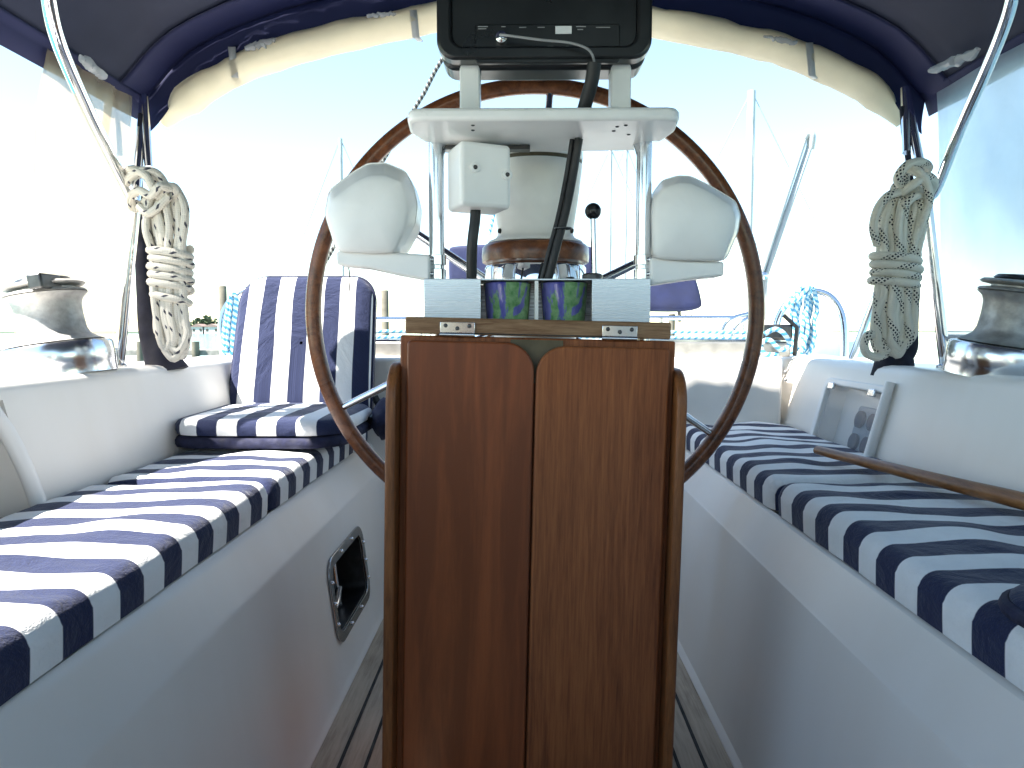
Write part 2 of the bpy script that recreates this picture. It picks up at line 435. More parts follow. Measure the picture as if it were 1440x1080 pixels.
# ------------------------------------------------------------------ the boat's cockpit
SX, CT = 0.478, 0.435                            # cushion front edge, height of the seat deck
hull = thing('sailboat_hull', 'white fibreglass sailboat cockpit with side seats, coamings and aft deck', 'sailboat', (0, 0.6, 0))
sole = struct(MB().box(-0.384, 0.384, -0.6, 2.27, -0.03, 0).build('cockpit_floor', 'teak_sole'))
cl = MB()
for x in (0.3285, 0.2805, 0.2325, 0.1845, 0.1365, 0.0885, 0.0405):
    for s in (-1, 1): cl.box(s * x - 0.0028, s * x + 0.0028, -0.6, 2.2, 0.0005, 0.003)
cl.build('caulk_lines', 'caulk', sole)
Y0, Y1 = -0.6, 2.25
walls = {}
for s in (-1, 1):
    prof = [(0.378, -0.02), (0.378, 0.004), (0.388, 0.016), (0.398, 0.10), (0.431, 0.352), (0.433, 0.358), (0.437, 0.363), (0.468, 0.421), (0.474, 0.430), (0.482, CT - 0.001),
            (0.50, CT - 0.010), (0.86, CT - 0.010), (0.86, -0.02)]
    o = MB().prism([(s * x, Y0, z) for x, z in prof], (0, Y1 - Y0, 0)).build('seat_base', 'gelcoat', hull, smooth=13)
    walls[s] = o
    prof = [(0.80, 0.30), (0.800, 0.44), (0.812, 0.50), (0.838, 0.60), (0.858, 0.678), (0.862, 0.687), (0.870, 0.694), (0.882, 0.697), (0.91, 0.697), (1.22, 0.682),
            (1.27, 0.655), (1.33, 0.50), (1.33, -0.5), (0.9, -0.5), (0.9, 0.30)]
    o = MB().prism([(s * x, Y0, z) for x, z in prof], (0, 3.4 - Y0 - 0.1, 0)).build('coaming', 'gelcoat', hull, smooth=35)
    walls[s * 2] = o
# aft bulkhead and aft deck
MB().box(-0.799, 0.799, 2.25, 2.45, -0.02, 0.696).build('aft_bulkhead', 'gelcoat', hull, bevel=0.012)
MB().box(-0.90, 0.90, 2.447, 3.25, 0.60, 0.672).build('aft_deck', 'gelcoat', hull, bevel=0.01)
# cabin end behind the camera
MB().prism([(x, -0.80, z) for x, z in ((-1.2, -0.02), (-0.30, -0.02), (-0.34, 0.93), (0.34, 0.93), (0.30, -0.02), (1.2, -0.02), (1.2, 1.0), (-1.2, 1.0))], (0, -0.06, 0)).build('cabin_bulkhead', 'gelcoat', hull, bevel=0.01)
MB().box(-0.26, 0.26, -0.60, -0.22, -0.02, 0.40).build('unseen_light_block', 'gelcoat', hull, bevel=0.01)  # added box out of view: dims the table foot, white brightens the wells
MB().box(-0.42, 0.42, -1.9, -0.865, -0.3, -0.25).box(-0.42, 0.42, -1.95, -1.9, -0.3, 1.0).build('cabin_inside', 'leaf_varnished', hull)

# ---- recess with control panel in the left seat wall
wl_n = Vector((0.38 - 0.10 + 0.0, 0, 0)).normalized()
wa, wb = Vector((-0.398, 0, 0.10)), Vector((-0.431, 0, 0.352))
wup = (wb - wa).normalized(); wy = Vector((0, 1, 0)); wn = wup.cross(wy)
if wn.x < 0: wn = -wn
def onwall(px, py):
    p = at_plane(px, py, wa, wn) - wa; return p.y, p.dot(wup)
ya, za = onwall(463, 845); yb, zb = onwall(512, 785)
yz = [onwall(466, 800), onwall(467, 897), onwall(511, 742), onwall(513, 835)]
y0 = (yz[0][0] + yz[1][0]) / 2; y1 = (yz[2][0] + yz[3][0]) / 2
z1 = (yz[0][1] + yz[2][1]) / 2; z0 = (yz[1][1] + yz[3][1]) / 2
y0 -= .008; y1 += .004; z0 -= .028; z1 += .026
W = lambda u, v, d=0: wa + wy * u + wup * v + wn * d
outer = rrect(y0, y1, z0, z1, 0.045); inner = rrect(y0 + 0.022, y1 - 0.022, z0 + 0.022, z1 - 0.022, 0.03)
cut(walls[-1], MB().prism([W(a, b, 0.03) for a, b in rrect(y0 + 0.02, y1 - 0.02, z0 + 0.02, z1 - 0.02, 0.022)], wn * -0.11))
pn = MB().ring([W(a, b, 0.0005) for a, b in outer], [W(a, b, 0.0005) for a, b in inner], wn * 0.006).build('control_panel', 'frame_steel', hull, bevel=0.002, label='recessed panel with polished steel frame')
mb = MB()
for k in range(10):
    a, b = [(y0 + .011, z0 + .05), (y0 + .011, (z0 + z1) / 2), (y0 + .011, z1 - .05), (y1 - .011, z0 + .05), (y1 - .011, (z0 + z1) / 2), (y1 - .011, z1 - .05),
            ((y0 + y1) / 2 - .05, z1 - .011), ((y0 + y1) / 2 + .05, z1 - .011), ((y0 + y1) / 2 - .05, z0 + .011), ((y0 + y1) / 2 + .05, z0 + .011)][k]
    mb.ball(W(a, b, 0.007), 0.0045, 8, 6)
mb.each('screw', 'chrome', pn)
MB().ring([W(a, b, 0.0) for a, b in inner], [W(a, b, 0.0) for a, b in rrect(y0 + .025, y1 - .025, z0 + .025, z1 - .025, 0.022)], wn * -0.065).build('recess_rim', 'dark_alloy', pn)
MB().prism([W(a, b, -0.065) for a, b in inner], wn * -0.006).build('back_plate', 'dark_recess', pn)
ym = y0 + (y1 - y0) * 0.55
MB().prism([W(a, b, -0.058) for a, b in rrect(y0 + .035, ym, z0 + (z1 - z0) * .38, z1 - .035, 0.01)], wn * 0.02).build('gauge_block', 'dark_alloy', pn, bevel=0.004)
MB().tube([W(ym + .01, z0 + .03, -.04), W(ym + .01, z1 - .03, -.04)], 0.006).build('divider', 'stainless', pn)
MB().tube(smooth_path([W(y0 + .04, z0 + .045, -.05), W(y0 + .09, z0 + .06, -.02), W(ym, z0 + .075, -.03)]), 0.006).build('shift_lever', 'stainless', pn)

# ---- open pocket in the left coaming, near the camera
cut(walls[-2], MB().prism([(x, 0.45, z) for x, z in ((-0.70, 0.452), (-0.90, 0.452), (-0.965, 0.53), (-0.965, 0.655), (-0.80, 0.672), (-0.70, 0.672))], (0, 0.735, 0)))
MB().tube(smooth_path([(-0.797, 1.19, 0.448), (-0.805, 1.188, 0.49), (-0.824, 1.182, 0.56), (-0.846, 1.165, 0.63), (-0.862, 1.12, 0.675), (-0.868, 0.9, 0.68)]), 0.013, 12).build('pocket_rim', 'gelcoat_clean', hull)
o = MB().box(-0.875, -0.803, 0.55, 1.17, 0.4535, 0.475).build('pocket_shelf', 'tiller_wood', hull, bevel=0.004)

# ---- locker with clear lid in the right coaming
ca, cb = Vector((0.812, 0, 0.50)), Vector((0.838, 0, 0.60))
cup = (cb - ca).normalized(); cn = cup.cross(wy)
if cn.x > 0: cn = -cn
def oncoam(px, py):
    p = at_plane(px, py, ca, cn) - ca; return p.y, p.dot(cup)
q = [oncoam(1170, 538), oncoam(1136, 618), oncoam(1256, 545), oncoam(1232, 645)]
ly1 = (q[0][0] + q[1][0]) / 2; ly0 = (q[2][0] + q[3][0]) / 2
lz1 = 0.155; lz0 = -0.045
C = lambda u, v, d=0: ca + wy * u + cup * v + cn * d
cut(walls[2], MB().prism([C(a, b, 0.05) for a, b in rrect(ly0 + .02, ly1 - .02, lz0 + .015, lz1 - .015, 0.012)], cn * -0.12))
lk = thing('storage_locker', 'small side locker with clear hinged lid in right coaming', 'locker', C((ly0 + ly1) / 2, lz0))
MB().ring([C(a, b, -.004) for a, b in rrect(ly0, ly1, lz0, lz1, 0.03)], [C(a, b, -.004) for a, b in rrect(ly0 + .022, ly1 - .022, lz0 + .018, lz1 - .018, 0.015)], cn * 0.016).build('frame', 'gelcoat_clean', lk, bevel=0.004)
MB().prism([C(a, b, -0.05) for a, b in rrect(ly0 + .02, ly1 - .02, lz0 + .016, lz1 - .016, 0.012)], cn * -0.008).build('back_panel', 'gelcoat_clean', lk)
mb = MB()
yc = (ly0 + ly1) / 2
MB().prism([C(a, b, -0.0495) for a, b in rrect(yc - .075, yc + .055, lz0 + .03, lz1 - .055, 0.01)], cn * 0.006).build('switch_plate', 'blue_grey', lk, bevel=0.002)
for (u, v) in ((yc - .045, .065), (yc + .022, .065), (yc + .022, .005), (yc - .045, .005)):
    mb.lathe([(0.001, 0.0), (0.022, 0.0), (0.022, 0.008), (0.001, 0.010)], 0, 0, 20)
    n = 80; M = Matrix((wy, cup, cn)).transposed()
    for i in range(len(mb.v) - n, len(mb.v)): mb.v[i] = C(u, v, -0.043) + M @ mb.v[i]
mb.each('switch', 'navy_fabric', lk)
MB().prism([C(a, b, 0.0) for a, b in rrect(ly0 + .016, ly1 - .016, lz0 + .012, lz1 - .012, 0.012)], cn * 0.004).build('lid', 'acrylic', lk)
for u in (ly0 + .065, ly1 - .065):
    MB().box(-.016, .016, -.009, .009, 0, .008).build('hinge', 'stainless', None, bevel=0.002)
    h = COL.objects[-1]; h.parent = lk; h.matrix_local = Matrix.Translation(C(u, lz1 - .022, 0.0125) - BASE[lk]) @ Matrix((wy, cup, cn)).transposed().to_4x4()
MB().tube([C(ly0 + .004, lz0 - .015, .012), C(ly0 + .004, lz1 + .01, .012)], 0.011).build('side_grip', 'gelcoat_clean', lk)

# drain bolts on the aft bulkhead
for zz in (523, 534):
    p = at(1105, zz, 2.247)
    mbx = MB(); mbx.ball(p, 0.006, 10, 8, (1, .6, 1)); mbx.build('bolt', 'weathered_bronze', hull)

# ------------------------------------------------------------------ seat cushions
def cushion(s, ya, yb, mat, seed, label):
    x0, x1, zb, th = SX, 0.797, CT + 0.002, 0.058
    # section: s-parameter from the lower front edge, over the top, to the back
    sec = []
    for k in range(7): sec.append((x0 - 0.0015 * math.sin(math.pi * k / 12), zb + (th - 0.022) * k / 6))
    for k in range(1, 9):
        a = math.pi - math.pi / 2 * k / 8; sec.append((x0 + 0.024 + 0.024 * math.cos(a), zb + th - 0.022 + 0.022 * math.sin(a)))
    for k in range(1, 25): sec.append((x0 + 0.024 + (x1 - x0 - 0.024) * k / 24, zb + th))
    nv = len(sec) - 1; d = [0]
    for a, b in zip(sec, sec[1:]): d.append(d[-1] + math.hypot(b[0] - a[0], b[1] - a[1]))
    nu = int((yb - ya) / 0.011)
    def fn(u, v):
        j = round(v * nv); x, z = sec[j]; y = ya + (yb - ya) * u
        e = min(u, 1 - u) * (yb - ya); k = max(0, 1 - e / 0.03); top = (z - zb) / th
        z -= top * 0.020 * k * k; x += 0.012 * k * k * (1 - min(1, (x - x0) / 0.05))
        t = (x - x0) / (x1 - x0); bulge = math.sin(math.pi * min(1, max(0, t))) ** 0.7
        w = nz(y * 5 + seed, x * 9, seed) * 0.010 + nz(y * 16 + seed, x * 14 + y * 5, 3.1) * 0.0045 + nz(y * 34, x * 9, seed + 4) * 0.0034
        z += top * (0.004 * bulge + w * (0.35 + 0.65 * bulge))
        x += nz(y * 6, z * 6, seed + 9) * 0.003 + nz(y * 40, z * 14, seed + 2) * 0.0006
        yy = y + nz(x * 5, y * 3, seed + 20) * 0.004 * (1 - k) * min(1, max(0, (x - x0) / 0.06))
        return Vector((s * x, yy, z))
    mb = MB().grid(fn, nu, nv, lambda u, v: (ya + (yb - ya) * u + 0.11 * max(0, sec[round(v * nv)][0] - x0 - 0.02), d[round(v * nv)]))
    # end caps and underside
    for u in (0, 1):
        ed = [fn(u, j / nv) for j in range(nv + 1)] + [Vector((s * x1, ya + (yb - ya) * u, zb))]
        mb.add(ed, [tuple(range(len(ed)))], [[((ya + (yb - ya) * u), 0)] * len(ed)])
    o = mb.build('seat_cushion', mat, None, smooth=60, origin=(s * 0.64, (ya + yb) / 2, zb))
    tag(o, label, 'cushion', 'striped seat cushions on the cockpit benches')
    return o
cushion(-1, -0.35, 1.362, 'cushion_stripe', 1.3, 'sunlit striped cushion on left bench, the one nearest the viewer')
cushion(-1, 1.366, 2.245, 'cushion_stripe', 5.9, 'striped cushion on left bench underneath the folding seat')
cushion(1, -0.35, 1.372, 'cushion_stripe_right', 8.2, 'shaded striped cushion on right bench with bolster on its near end')
cushion(1, 1.378, 2.245, 'cushion_stripe_right', 3.7, 'striped cushion at far end of right bench beside the clear lidded locker')

# ------------------------------------------------------------------ folding seat on the left bench
fs = thing('folding_seat', 'navy and white striped folding seat standing on left bench cushion', 'seat', (-0.63, 1.88, 0.50))
def pad(fx0, fx1, fy0, fy1, z0, z1, r, name, mat, puff, parent):
    # rounded pad, stripes run front to back, u follows x
    out = rrect(fx0, fx1, fy0, fy1, r, 8); cx, cy = (fx0 + fx1) / 2, (fy0 + fy1) / 2
    rings = [(1.0, 0.0), (1.015, 0.25), (1.012, 0.6), (0.985, 0.85), (0.95, 0.97), (0.85, 1.04), (0.65, 1.10), (0.4, 1.12), (0.15, 1.13), (0.02, 1.13)]
    n = len(out); vs = []; fs_ = []; uv = []
    for (k, h) in rings:
        for (x, y) in out:
            X = cx + (x - cx) * k; Y = cy + (y - cy) * k
            vs.append(Vector((X, Y, z0 + (z1 - z0) * h + (nz(X * 14, Y * 14, 2) * 0.005 if h > 0.8 else 0) * puff)))
    for i in range(len(rings) - 1):
        for a in range(n):
            b = (a + 1) % n; q = (i * n + a, i * n + b, (i + 1) * n + b, (i + 1) * n + a)
            fs_.append(q); uv.append([(vs[p].x, vs[p].y + vs[p].z) for p in q])
    fs_.append(tuple(reversed(range(n)))); uv.append([(vs[p].x, vs[p].y) for p in reversed(range(n))])
    return MB().add(vs, fs_, uv).build(name, mat, parent, smooth=60)
pad(-0.835, -0.420, 1.665, 2.10, 0.508, 0.535, 0.085, 'seat_skirt', 'navy_fabric', 0.5, fs)
pad(-0.832, -0.424, 1.668, 2.10, 0.537, 0.574, 0.085, 'seat_pad', 'seat_stripe', 1, fs)
# backrest: outline in its own leaning plane
bl0 = at(322, 586, 2.08); br0 = at(522, 582, 2.10); tl0 = at(345, 392, 2.20); tr0 = at(528, 392, 2.22)
def bk(u, v, d=0):                                # bilinear
    p = bl0.lerp(br0, u).lerp(tl0.lerp(tr0, u), v); return p + Vector((0, -0.97, 0.2)) * d
bo = rrect(0, 1, 0, 1, [0.03, 0.03, 0.16, 0.20], 8)
rings = [(1.0, -0.02), (1.0, 0.012), (0.985, 0.026), (0.94, 0.034), (0.8, 0.040), (0.55, 0.043), (0.25, 0.044), (0.02, 0.044)]
n = len(bo); vs = []; ff = []; uv = []
for k, d in rings:
    for (a, b) in bo:
        A = 0.5 + (a - 0.5) * k; B = 0.5 + (b - 0.5) * k
        vs.append(bk(A, B, d + nz(A * 4, B * 4, 7) * 0.005))
for i in range(len(rings) - 1):
    for a in range(n):
        b = (a + 1) % n; qd = (i * n + a, i * n + b, (i + 1) * n + b, (i + 1) * n + a); ff.append(qd)
        def uvp(p):
            k, d = rings[p // n]; a2, b2 = bo[p % n]
            return (-0.63 + 0.40 * (0.5 + (a2 - 0.5) * k - 0.5) * 1.02, b2 * 0.42 * k)
        uv.append([uvp(p) for p in qd])
ff.append(tuple(reversed(range(n)))); uv.append([(0, 0)] * n)
MB().add(vs, ff, uv).build('backrest', 'seat_stripe', fs, smooth=60)
MB().tube([bk(a, b, 0.012) for a, b in bo], 0.006, 8, closed=True).build('piping', 'navy_fabric', fs)
MB().prism([bk(a, b, -0.021) for a, b in bo], (0, 0.012, -0.002)).build('back_shell', 'navy_fabric', fs)
mb = MB()
MB().tube([(-0.418, 1.98, 0.535), (-0.414, 2.11, 0.56), bk(1.02, 0.12, -0.0)], 0.011, 10).build('hinge_strut', 'black_plastic', fs)
MB().tube([(-0.837, 1.98, 0.535), (-0.838, 2.11, 0.56), bk(-0.02, 0.12, -0.0)], 0.011, 10).build('hinge_strut', 'black_plastic', fs)
sp = thing('seat_pad', 'loose striped pad with navy piping lying on right bench at the photo edge', 'cushion', (0.66, 0.55, 0.50))
pad(0.472, 0.86, 0.33, 0.735, 0.508, 0.532, 0.06, 'cover', 'seat_stripe', 1, sp)
MB().tube([(x, y, 0.512) for x, y in rrect(0.467, 0.865, 0.325, 0.740, 0.065, 8)], 0.0075, 8, closed=True).build('piping', 'navy_fabric', sp)
# dark bag on the far end of the left bench
def bagfn(u, v):
    a = u * 2 * math.pi; b = v * math.pi
    p = Vector((math.sin(b) * math.cos(a), math.sin(b) * math.sin(a), -math.cos(b)))
    k = 1 + nz(p.x * 2.5, p.y * 2.5, p.z * 2.5) * 0.25
    return Vector((-0.375 + p.x * 0.045 * k, 2.02 + p.y * 0.09 * k, 0.535 + p.z * 0.055 * k))
tag(MB().grid(bagfn, 24, 14).build('cloth_bag', 'navy_fabric', None, smooth=60, origin=(-0.375, 2.02, 0.48)), 'small dark navy cloth bag tucked between folding seat and table', 'bag')
# tiller lying on the right bench
tp = [at_plane(x, y, (0, 0, 0.521), Vector((0, 0, 1))) for x, y in ((1150, 633), (1250, 658), (1350, 683), (1440, 705), (1620, 752))]
MBt = MB().tube(smooth_path(tp, 8), [0.0115 + 0.006 * i / 32 for i in range(33)], 14, flat=0.85)
tag(MBt.build('emergency_tiller', 'tiller_wood', None, origin=(tp[2].x, tp[2].y, 0.50)), 'varnished wooden tiller lying along right bench against coaming', 'tiller')

# ------------------------------------------------------------------ drop-leaf table
TB = Vector((0.02, 1.15, 0.0))
tb = thing('drop_leaf_table', 'brown varnished wooden cockpit table with both leaves folded down', 'table', TB)
MB().box(-0.189, 0.231, 1.118, 1.140, 0.02, 0.769).build('back_board', 'leaf_grain', tb, bevel=0.003)
MB().box(-0.178, 0.220, 1.1405, 1.36, 0.02, 0.74).build('table_body', 'trim_wood', tb, bevel=0.003)
MB().prism([(x, 1.100, z) for x, z in rrect(-0.176, 0.0165, 0.03, 0.762, [0.01, 0.01, 0.045, 0.008], 10)], (0, 0.0165, 0)).build('leaf', 'leaf_varnished', tb, bevel=0.0035, label='smooth reddish varnished leaf')
MB().prism([(x, 1.100, z) for x, z in rrect(0.0195, 0.220, 0.03, 0.758, [0.01, 0.01, 0.008, 0.045], 10)], (0, 0.0165, 0)).build('leaf', 'leaf_grain', tb, bevel=0.0035, label='darker leaf with open grain')
MB().box(-0.02, 0.06, 1.1148, 1.1175, 0.70, 0.766).build('filler_strip', 'khaki_wood', tb)
for s, x in ((-1, -0.196), (1, 0.2365)):
    pr = rrect(1.078, 1.40, 0.03, 0.727, [0.01, 0.01, 0.02, 0.055], 10)
    MB().prism([(x - 0.008, y, z) for y, z in pr], (0.016, 0, 0)).build('side_panel', 'trim_wood', tb, bevel=0.005)
MB().box(-0.181, 0.2225, 1.112, 1.26, 0.7715, 0.797).build('top_rail', 'bar_wood', tb, bevel=0.003)
MB().box(-0.128, 0.168, 1.1105, 1.1118, 0.7730, 0.7745).build('rail_seam', 'caulk', tb)
for x in (-0.101, 0.1445):
    hg = MB().box(x - 0.0265, x + 0.0265, 1.1085, 1.1112, 0.7742, 0.7905).build('hinge', 'stainless', tb, bevel=0.0008)
    MB().tube([(x - 0.0265, 1.1085, 0.7715), (x + 0.0265, 1.1085, 0.7715)], 0.0034, 10).build('hinge_pin', 'stainless', hg)
    m2 = MB()
    for dx in (-0.018, 0, 0.018): m2.ball((x + dx, 1.1083, 0.783 + (0.002 if dx else -0.002)), 0.0033, 8, 6, (1, .35, 1))
    m2.each('screw', 'dark_alloy', hg)
tb.rotation_euler = (0, R(1.3), 0); tb.location = TB + Vector((-0.0155, 0, 0))

# ------------------------------------------------------------------ steel cup holder box and tumblers
sb = thing('steel_cup_holder', 'brushed steel drinks holder box standing behind the table top', 'cup holder', (0.022, 1.26, 0.797))
zb_, zt_ = 0.790, 0.8635
MB().box(-0.160, -0.068, 1.190, 1.192, zb_, zt_).build('front_plate', 'brushed_steel', sb, bevel=0.0006)
MB().box(0.112, 0.206, 1.190, 1.192, zb_, zt_).build('front_plate', 'brushed_steel', sb, bevel=0.0006)
MB().box(-0.160, 0.206, 1.192, 1.33, zt_ - 0.002, zt_ + 0.0005).build('top_plate', 'brushed_steel', sb, bevel=0.0006)
MB().box(-0.160, 0.206, 1.30, 1.302, zb_, zt_ - 0.003).build('rear_plate', 'brushed_steel', sb)
MB().box(-0.160, -0.158, 1.1925, 1.2995, zb_, zt_ - 0.003).box(0.204, 0.206, 1.1925, 1.2995, zb_, zt_ - 0.003).each('side_plate', 'brushed_steel', sb)
MB().box(0.0195, 0.0255, 1.195, 1.235, zb_, zt_ - 0.003).build('divider', 'cream_plastic', sb)
for x, lab in ((-0.0255, 'blue tumbler with green leaf pattern, left one in steel holder'), (0.0695, 'blue tumbler with green leaf pattern, right one in steel holder')):
    t = MB().lathe([(0.030, 0.775), (0.034, 0.777), (0.0395, 0.855), (0.0405, 0.8575), (0.039, 0.859), (0.0365, 0.855), (0.031, 0.790)], x, 1.233, 40).build('tumbler', 'tumbler_paint', None, origin=(x, 1.233, 0.775))
    tag(t, lab, 'tumbler', 'painted tumblers in the steel holder')

# ------------------------------------------------------------------ binnacle and wheel
bx, by = 0.0245, 1.43
bi = thing('compass_binnacle', 'white compass binnacle with wooden collar and chrome ring on pedestal', 'compass', (bx, by, 0))
MB().lathe([(0.11, 0), (0.11, 0.03), (0.075, 0.06), (0.070, 0.70), (0.085, 0.80), (0.09, 0.862)], bx, by).build('pedestal_column', 'cream_plastic', bi)
MB().lathe([(0.094, 0.868), (0.0975, 0.870), (0.0975, 0.900), (0.093, 0.907)], bx, by, 64).build('chrome_ring', 'chrome', bi)
MB().lathe([(0.096, 0.9075), (0.1025, 0.911), (0.1035, 0.922), (0.1025, 0.938), (0.098, 0.944), (0.090, 0.946)], bx, by, 64).build('wood_collar', 'wheel_wood', bi)
MB().lathe([(0.093, 0.9465), (0.090, 0.951), (0.078, 0.956), (0.0735, 0.962), (0.0735, 0.975), (0.082, 1.03), (0.0885, 1.085), (0.0895, 1.094)], bx, by, 64).build('hood', 'cream_plastic', bi)
MB().lathe([(0.0885, 1.0945), (0.0885, 1.101)], bx, by, 64).build('rubber_seal', 'khaki_wood', bi)
MB().lathe([(0.0895, 1.1015), (0.0905, 1.106), (0.089, 1.125), (0.080, 1.142), (0.055, 1.153), (0.01, 1.157)], bx, by, 64).build('lid', 'cream_plastic', bi)
m2 = MB()
for a in (205, 335, 300): m2.ball((bx + 0.0745 * math.cos(R(a)), by + 0.0745 * math.sin(R(a)), 0.968), 0.005, 8, 6)
m2.each('screw', 'black_plastic', bi)

wd = 1.60
wc = at(751, 441, wd); WR = 310 * wd / F
wh = thing('steering_wheel', 'large wooden rimmed steering wheel with steel spokes', 'wheel', wc)
MB().tube([wc + Vector((math.cos(a), 0, math.sin(a))) * WR for a in [k * math.pi / 72 for k in range(144)]], 0.0172, 16, closed=True).build('rim', 'wheel_wood', wh)
hubc = wc + Vector((0, -0.07, 0))
for k in range(6):
    a = R(26.0 + 60 * k); d = Vector((math.cos(a), 0, math.sin(a)))
    MB().tube([hubc + d * 0.03, hubc + d * 0.07, wc + d * (WR - 0.014)], [0.0105, 0.0105, 0.0075], 12).build('spoke', 'stainless', wh)
mb = MB().lathe([(0.001, -0.04), (0.045, -0.04), (0.05, -0.03), (0.05, 0.02), (0.03, 0.05), (0.001, 0.055)], 0, 0, 32)
mb.v = [hubc + Vector((v.x, v.z, v.y)) for v in mb.v]; mb.build('hub', 'chrome', wh)

# throttle lever
th = thing('throttle_lever', 'chrome throttle lever with round black knob beside compass', 'lever', at(835, 396, 1.35))
p0, p1 = at(836, 388, 1.35), at(834, 308, 1.35)
MB().tube([p0, p1], 0.0052).build('stem', 'chrome', th)
MB().ball(at(834, 297, 1.35), 0.0150, 20, 14).build('knob', 'black_plastic', th)
pb = at(833, 397, 1.35); MB().lathe([(0.019, pb.z - 0.03), (0.019, pb.z + 0.013), (0.015, pb.z + 0.016)], pb.x, pb.y, 24).build('base', 'dark_alloy', th)

# ------------------------------------------------------------------ pedestal guard, shelf, plotter, pods
gd = thing('pedestal_guard', 'stainless steel tube guard rising either side of the compass', 'guard', (0.029, 1.235, 0))
gx = []
for (pxx, s) in ((614, 1), (905, -1)):
    p = at(pxx, 300, 1.235); gx.append(p.x)
    zt2 = 1.072
    MB().tube(smooth_path([(p.x, 1.235, 0.0), (p.x, 1.235, 0.6), (p.x, 1.235, zt2 - 0.02), (p.x + s * 0.001, 1.236, zt2), (p.x + s * 0.006, 1.245, zt2 + 0.020), (p.x + s * 0.016, 1.26, zt2 + 0.032), (p.x + s * 0.04, 1.275, zt2 + 0.036)], 6), 0.0128, 16).build('tube', 'guard_steel', gd)
    m2 = MB()
    for yy in (366, 386):
        z = at(pxx, yy, 1.235).z; m2.lathe([(0.0129, z - 0.009), (0.0155, z - 0.008), (0.0155, z + 0.008), (0.0129, z + 0.009)], p.x, 1.235, 24)
        m2.ball((p.x - s * 0.010, 1.2195, z), 0.0045, 10, 8)
    m2.each('clamp', 'stainless', gd)

sh = thing('instrument_shelf', 'white moulded shelf across the pedestal guard carrying black plotter', 'shelf', (0.03, 1.18, 1.10))
zs = 1.088
xl, xr = at(569, 165, 1.10).x, at(960, 165, 1.10).x
ol = [(xl + 0.002, 1.115), (xl + 0.008, 1.102), (xl + 0.022, 1.097), (xr - 0.022, 1.097), (xr - 0.008, 1.102), (xr - 0.002, 1.115), (xr + 0.003, 1.17), (xr - 0.006, 1.225),
      (gx[1] + 0.004, 1.228), (gx[1] - 0.004, 1.285), (0.09, 1.292), (-0.03, 1.292), (gx[0] + 0.006, 1.285), (gx[0] - 0.004, 1.228), (xl + 0.012, 1.225), (xl - 0.003, 1.17)]
MB().prism([(x, y, zs) for x, y in ol], (0, 0, 0.019)).build('board', 'white_plastic', sh, bevel=0.006)
m2 = MB()
for (xx, yy) in ((665, 176), (665, 183), (868, 178), (863, 184), (880, 176), (884, 189)):
    pp = at_plane(xx, yy, (0, 0, zs), Vector((0, 0, 1))); m2.ball((pp.x, pp.y, zs), 0.0032, 8, 6, (1, 1, .5))
m2.each('screw', 'dark_alloy', sh)
for xx in (661.5, 871.5):
    p = at(xx, 130, 1.165); MB().box(p.x - 0.0155, p.x + 0.0155, 1.15, 1.185, zs + 0.0195, 1.200).build('post', 'white_plastic', sh, bevel=0.003)
MB().box(-0.155, 0.012, 1.237, 1.262, zs - 0.0075, zs - 0.0005).build('under_strap', 'dark_alloy', sh, bevel=0.001)

pl = thing('chart_plotter', 'black chart plotter display seen from behind above the shelf', 'chart plotter', (0.033, 1.16, 1.19))
px0, px1 = at(614, 60, 1.12).x, at(917, 60, 1.12).x; pz0 = 1.180
MB().prism([(x, 1.150, z) for x, z in rrect(px0 + 0.004, px1 - 0.004, pz0 - 0.001, 1.40, 0.022)], (0, 0.055, 0)).build('screen_housing', 'black_plastic', pl, bevel=0.006)
MB().ring([(x, 1.118, z) for x, z in rrect(px0, px1, pz0 + 0.003, 1.41, 0.028, 8)], [(x, 1.118, z) for x, z in rrect(px0 + 0.022, px1 - 0.022, pz0 + 0.022, 1.385, 0.02, 8)], (0, 0.031, 0)).build('rear_rim', 'black_plastic', pl, bevel=0.005)
MB().prism([(x, 1.126, z) for x, z in rrect(px0 + 0.0215, px1 - 0.0215, pz0 + 0.0215, 1.386, 0.02, 8)], (0, 0.02, 0)).build('rear_panel', 'black_plastic', pl, bevel=0.002)
MB().prism([(x, 1.1225, z) for x, z in rrect(at(668, 60, 1.12).x, at(872, 60, 1.12).x, at(700, 88, 1.12).z, at(700, 33, 1.12).z, 0.005, 4)], (0, 0.005, 0)).build('connector_plate', 'black_plastic', pl, bevel=0.0015)
a, b = at(781, 47, 1.12), at(804, 36, 1.12); MB().box(a.x, b.x, 1.1212, 1.1222, a.z, b.z).build('sticker', 'white_label', pl)
m2 = MB()
for (u, v, w) in ((672, 37, 14), (672, 40, 12), (705, 37, 6), (730, 38, 10), (756, 38, 10), (810, 37, 14), (812, 41, 8), (838, 38, 20), (718, 68, 13), (770, 65, 8), (789, 66, 5), (796, 65, 4), (803, 67, 4)):
    a, b = at(u, v + 1.3, 1.1225), at(u + w, v, 1.1225); m2.box(a.x, b.x, 1.1218, 1.1222, a.z, b.z)
m2.each('port_mark', 'grey_plastic', pl)
cc = at(705, 53, 1.118); mb = MB().lathe([(0.007, 0), (0.0085, 0.002), (0.0085, 0.008), (0.004, 0.010)], 0, 0, 20)
mb.v = [cc + Vector((v.x, -v.z + 0.004, v.y)) for v in mb.v]; mb.build('connector', 'stainless', pl)
pts = [at(703, 49, 1.105), at(715, 50, 1.10), at(760, 56, 1.10), at(800, 60, 1.10), at(825, 68, 1.10), at(834, 80, 1.105), at(836, 95, 1.12)]
tag(MB().tube(smooth_path(pts), 0.0019, 8).build('thin_cable', 'grey_plastic', None, origin=pts[0]), 'thin grey cable plugged into the back of the black plotter', 'cable')
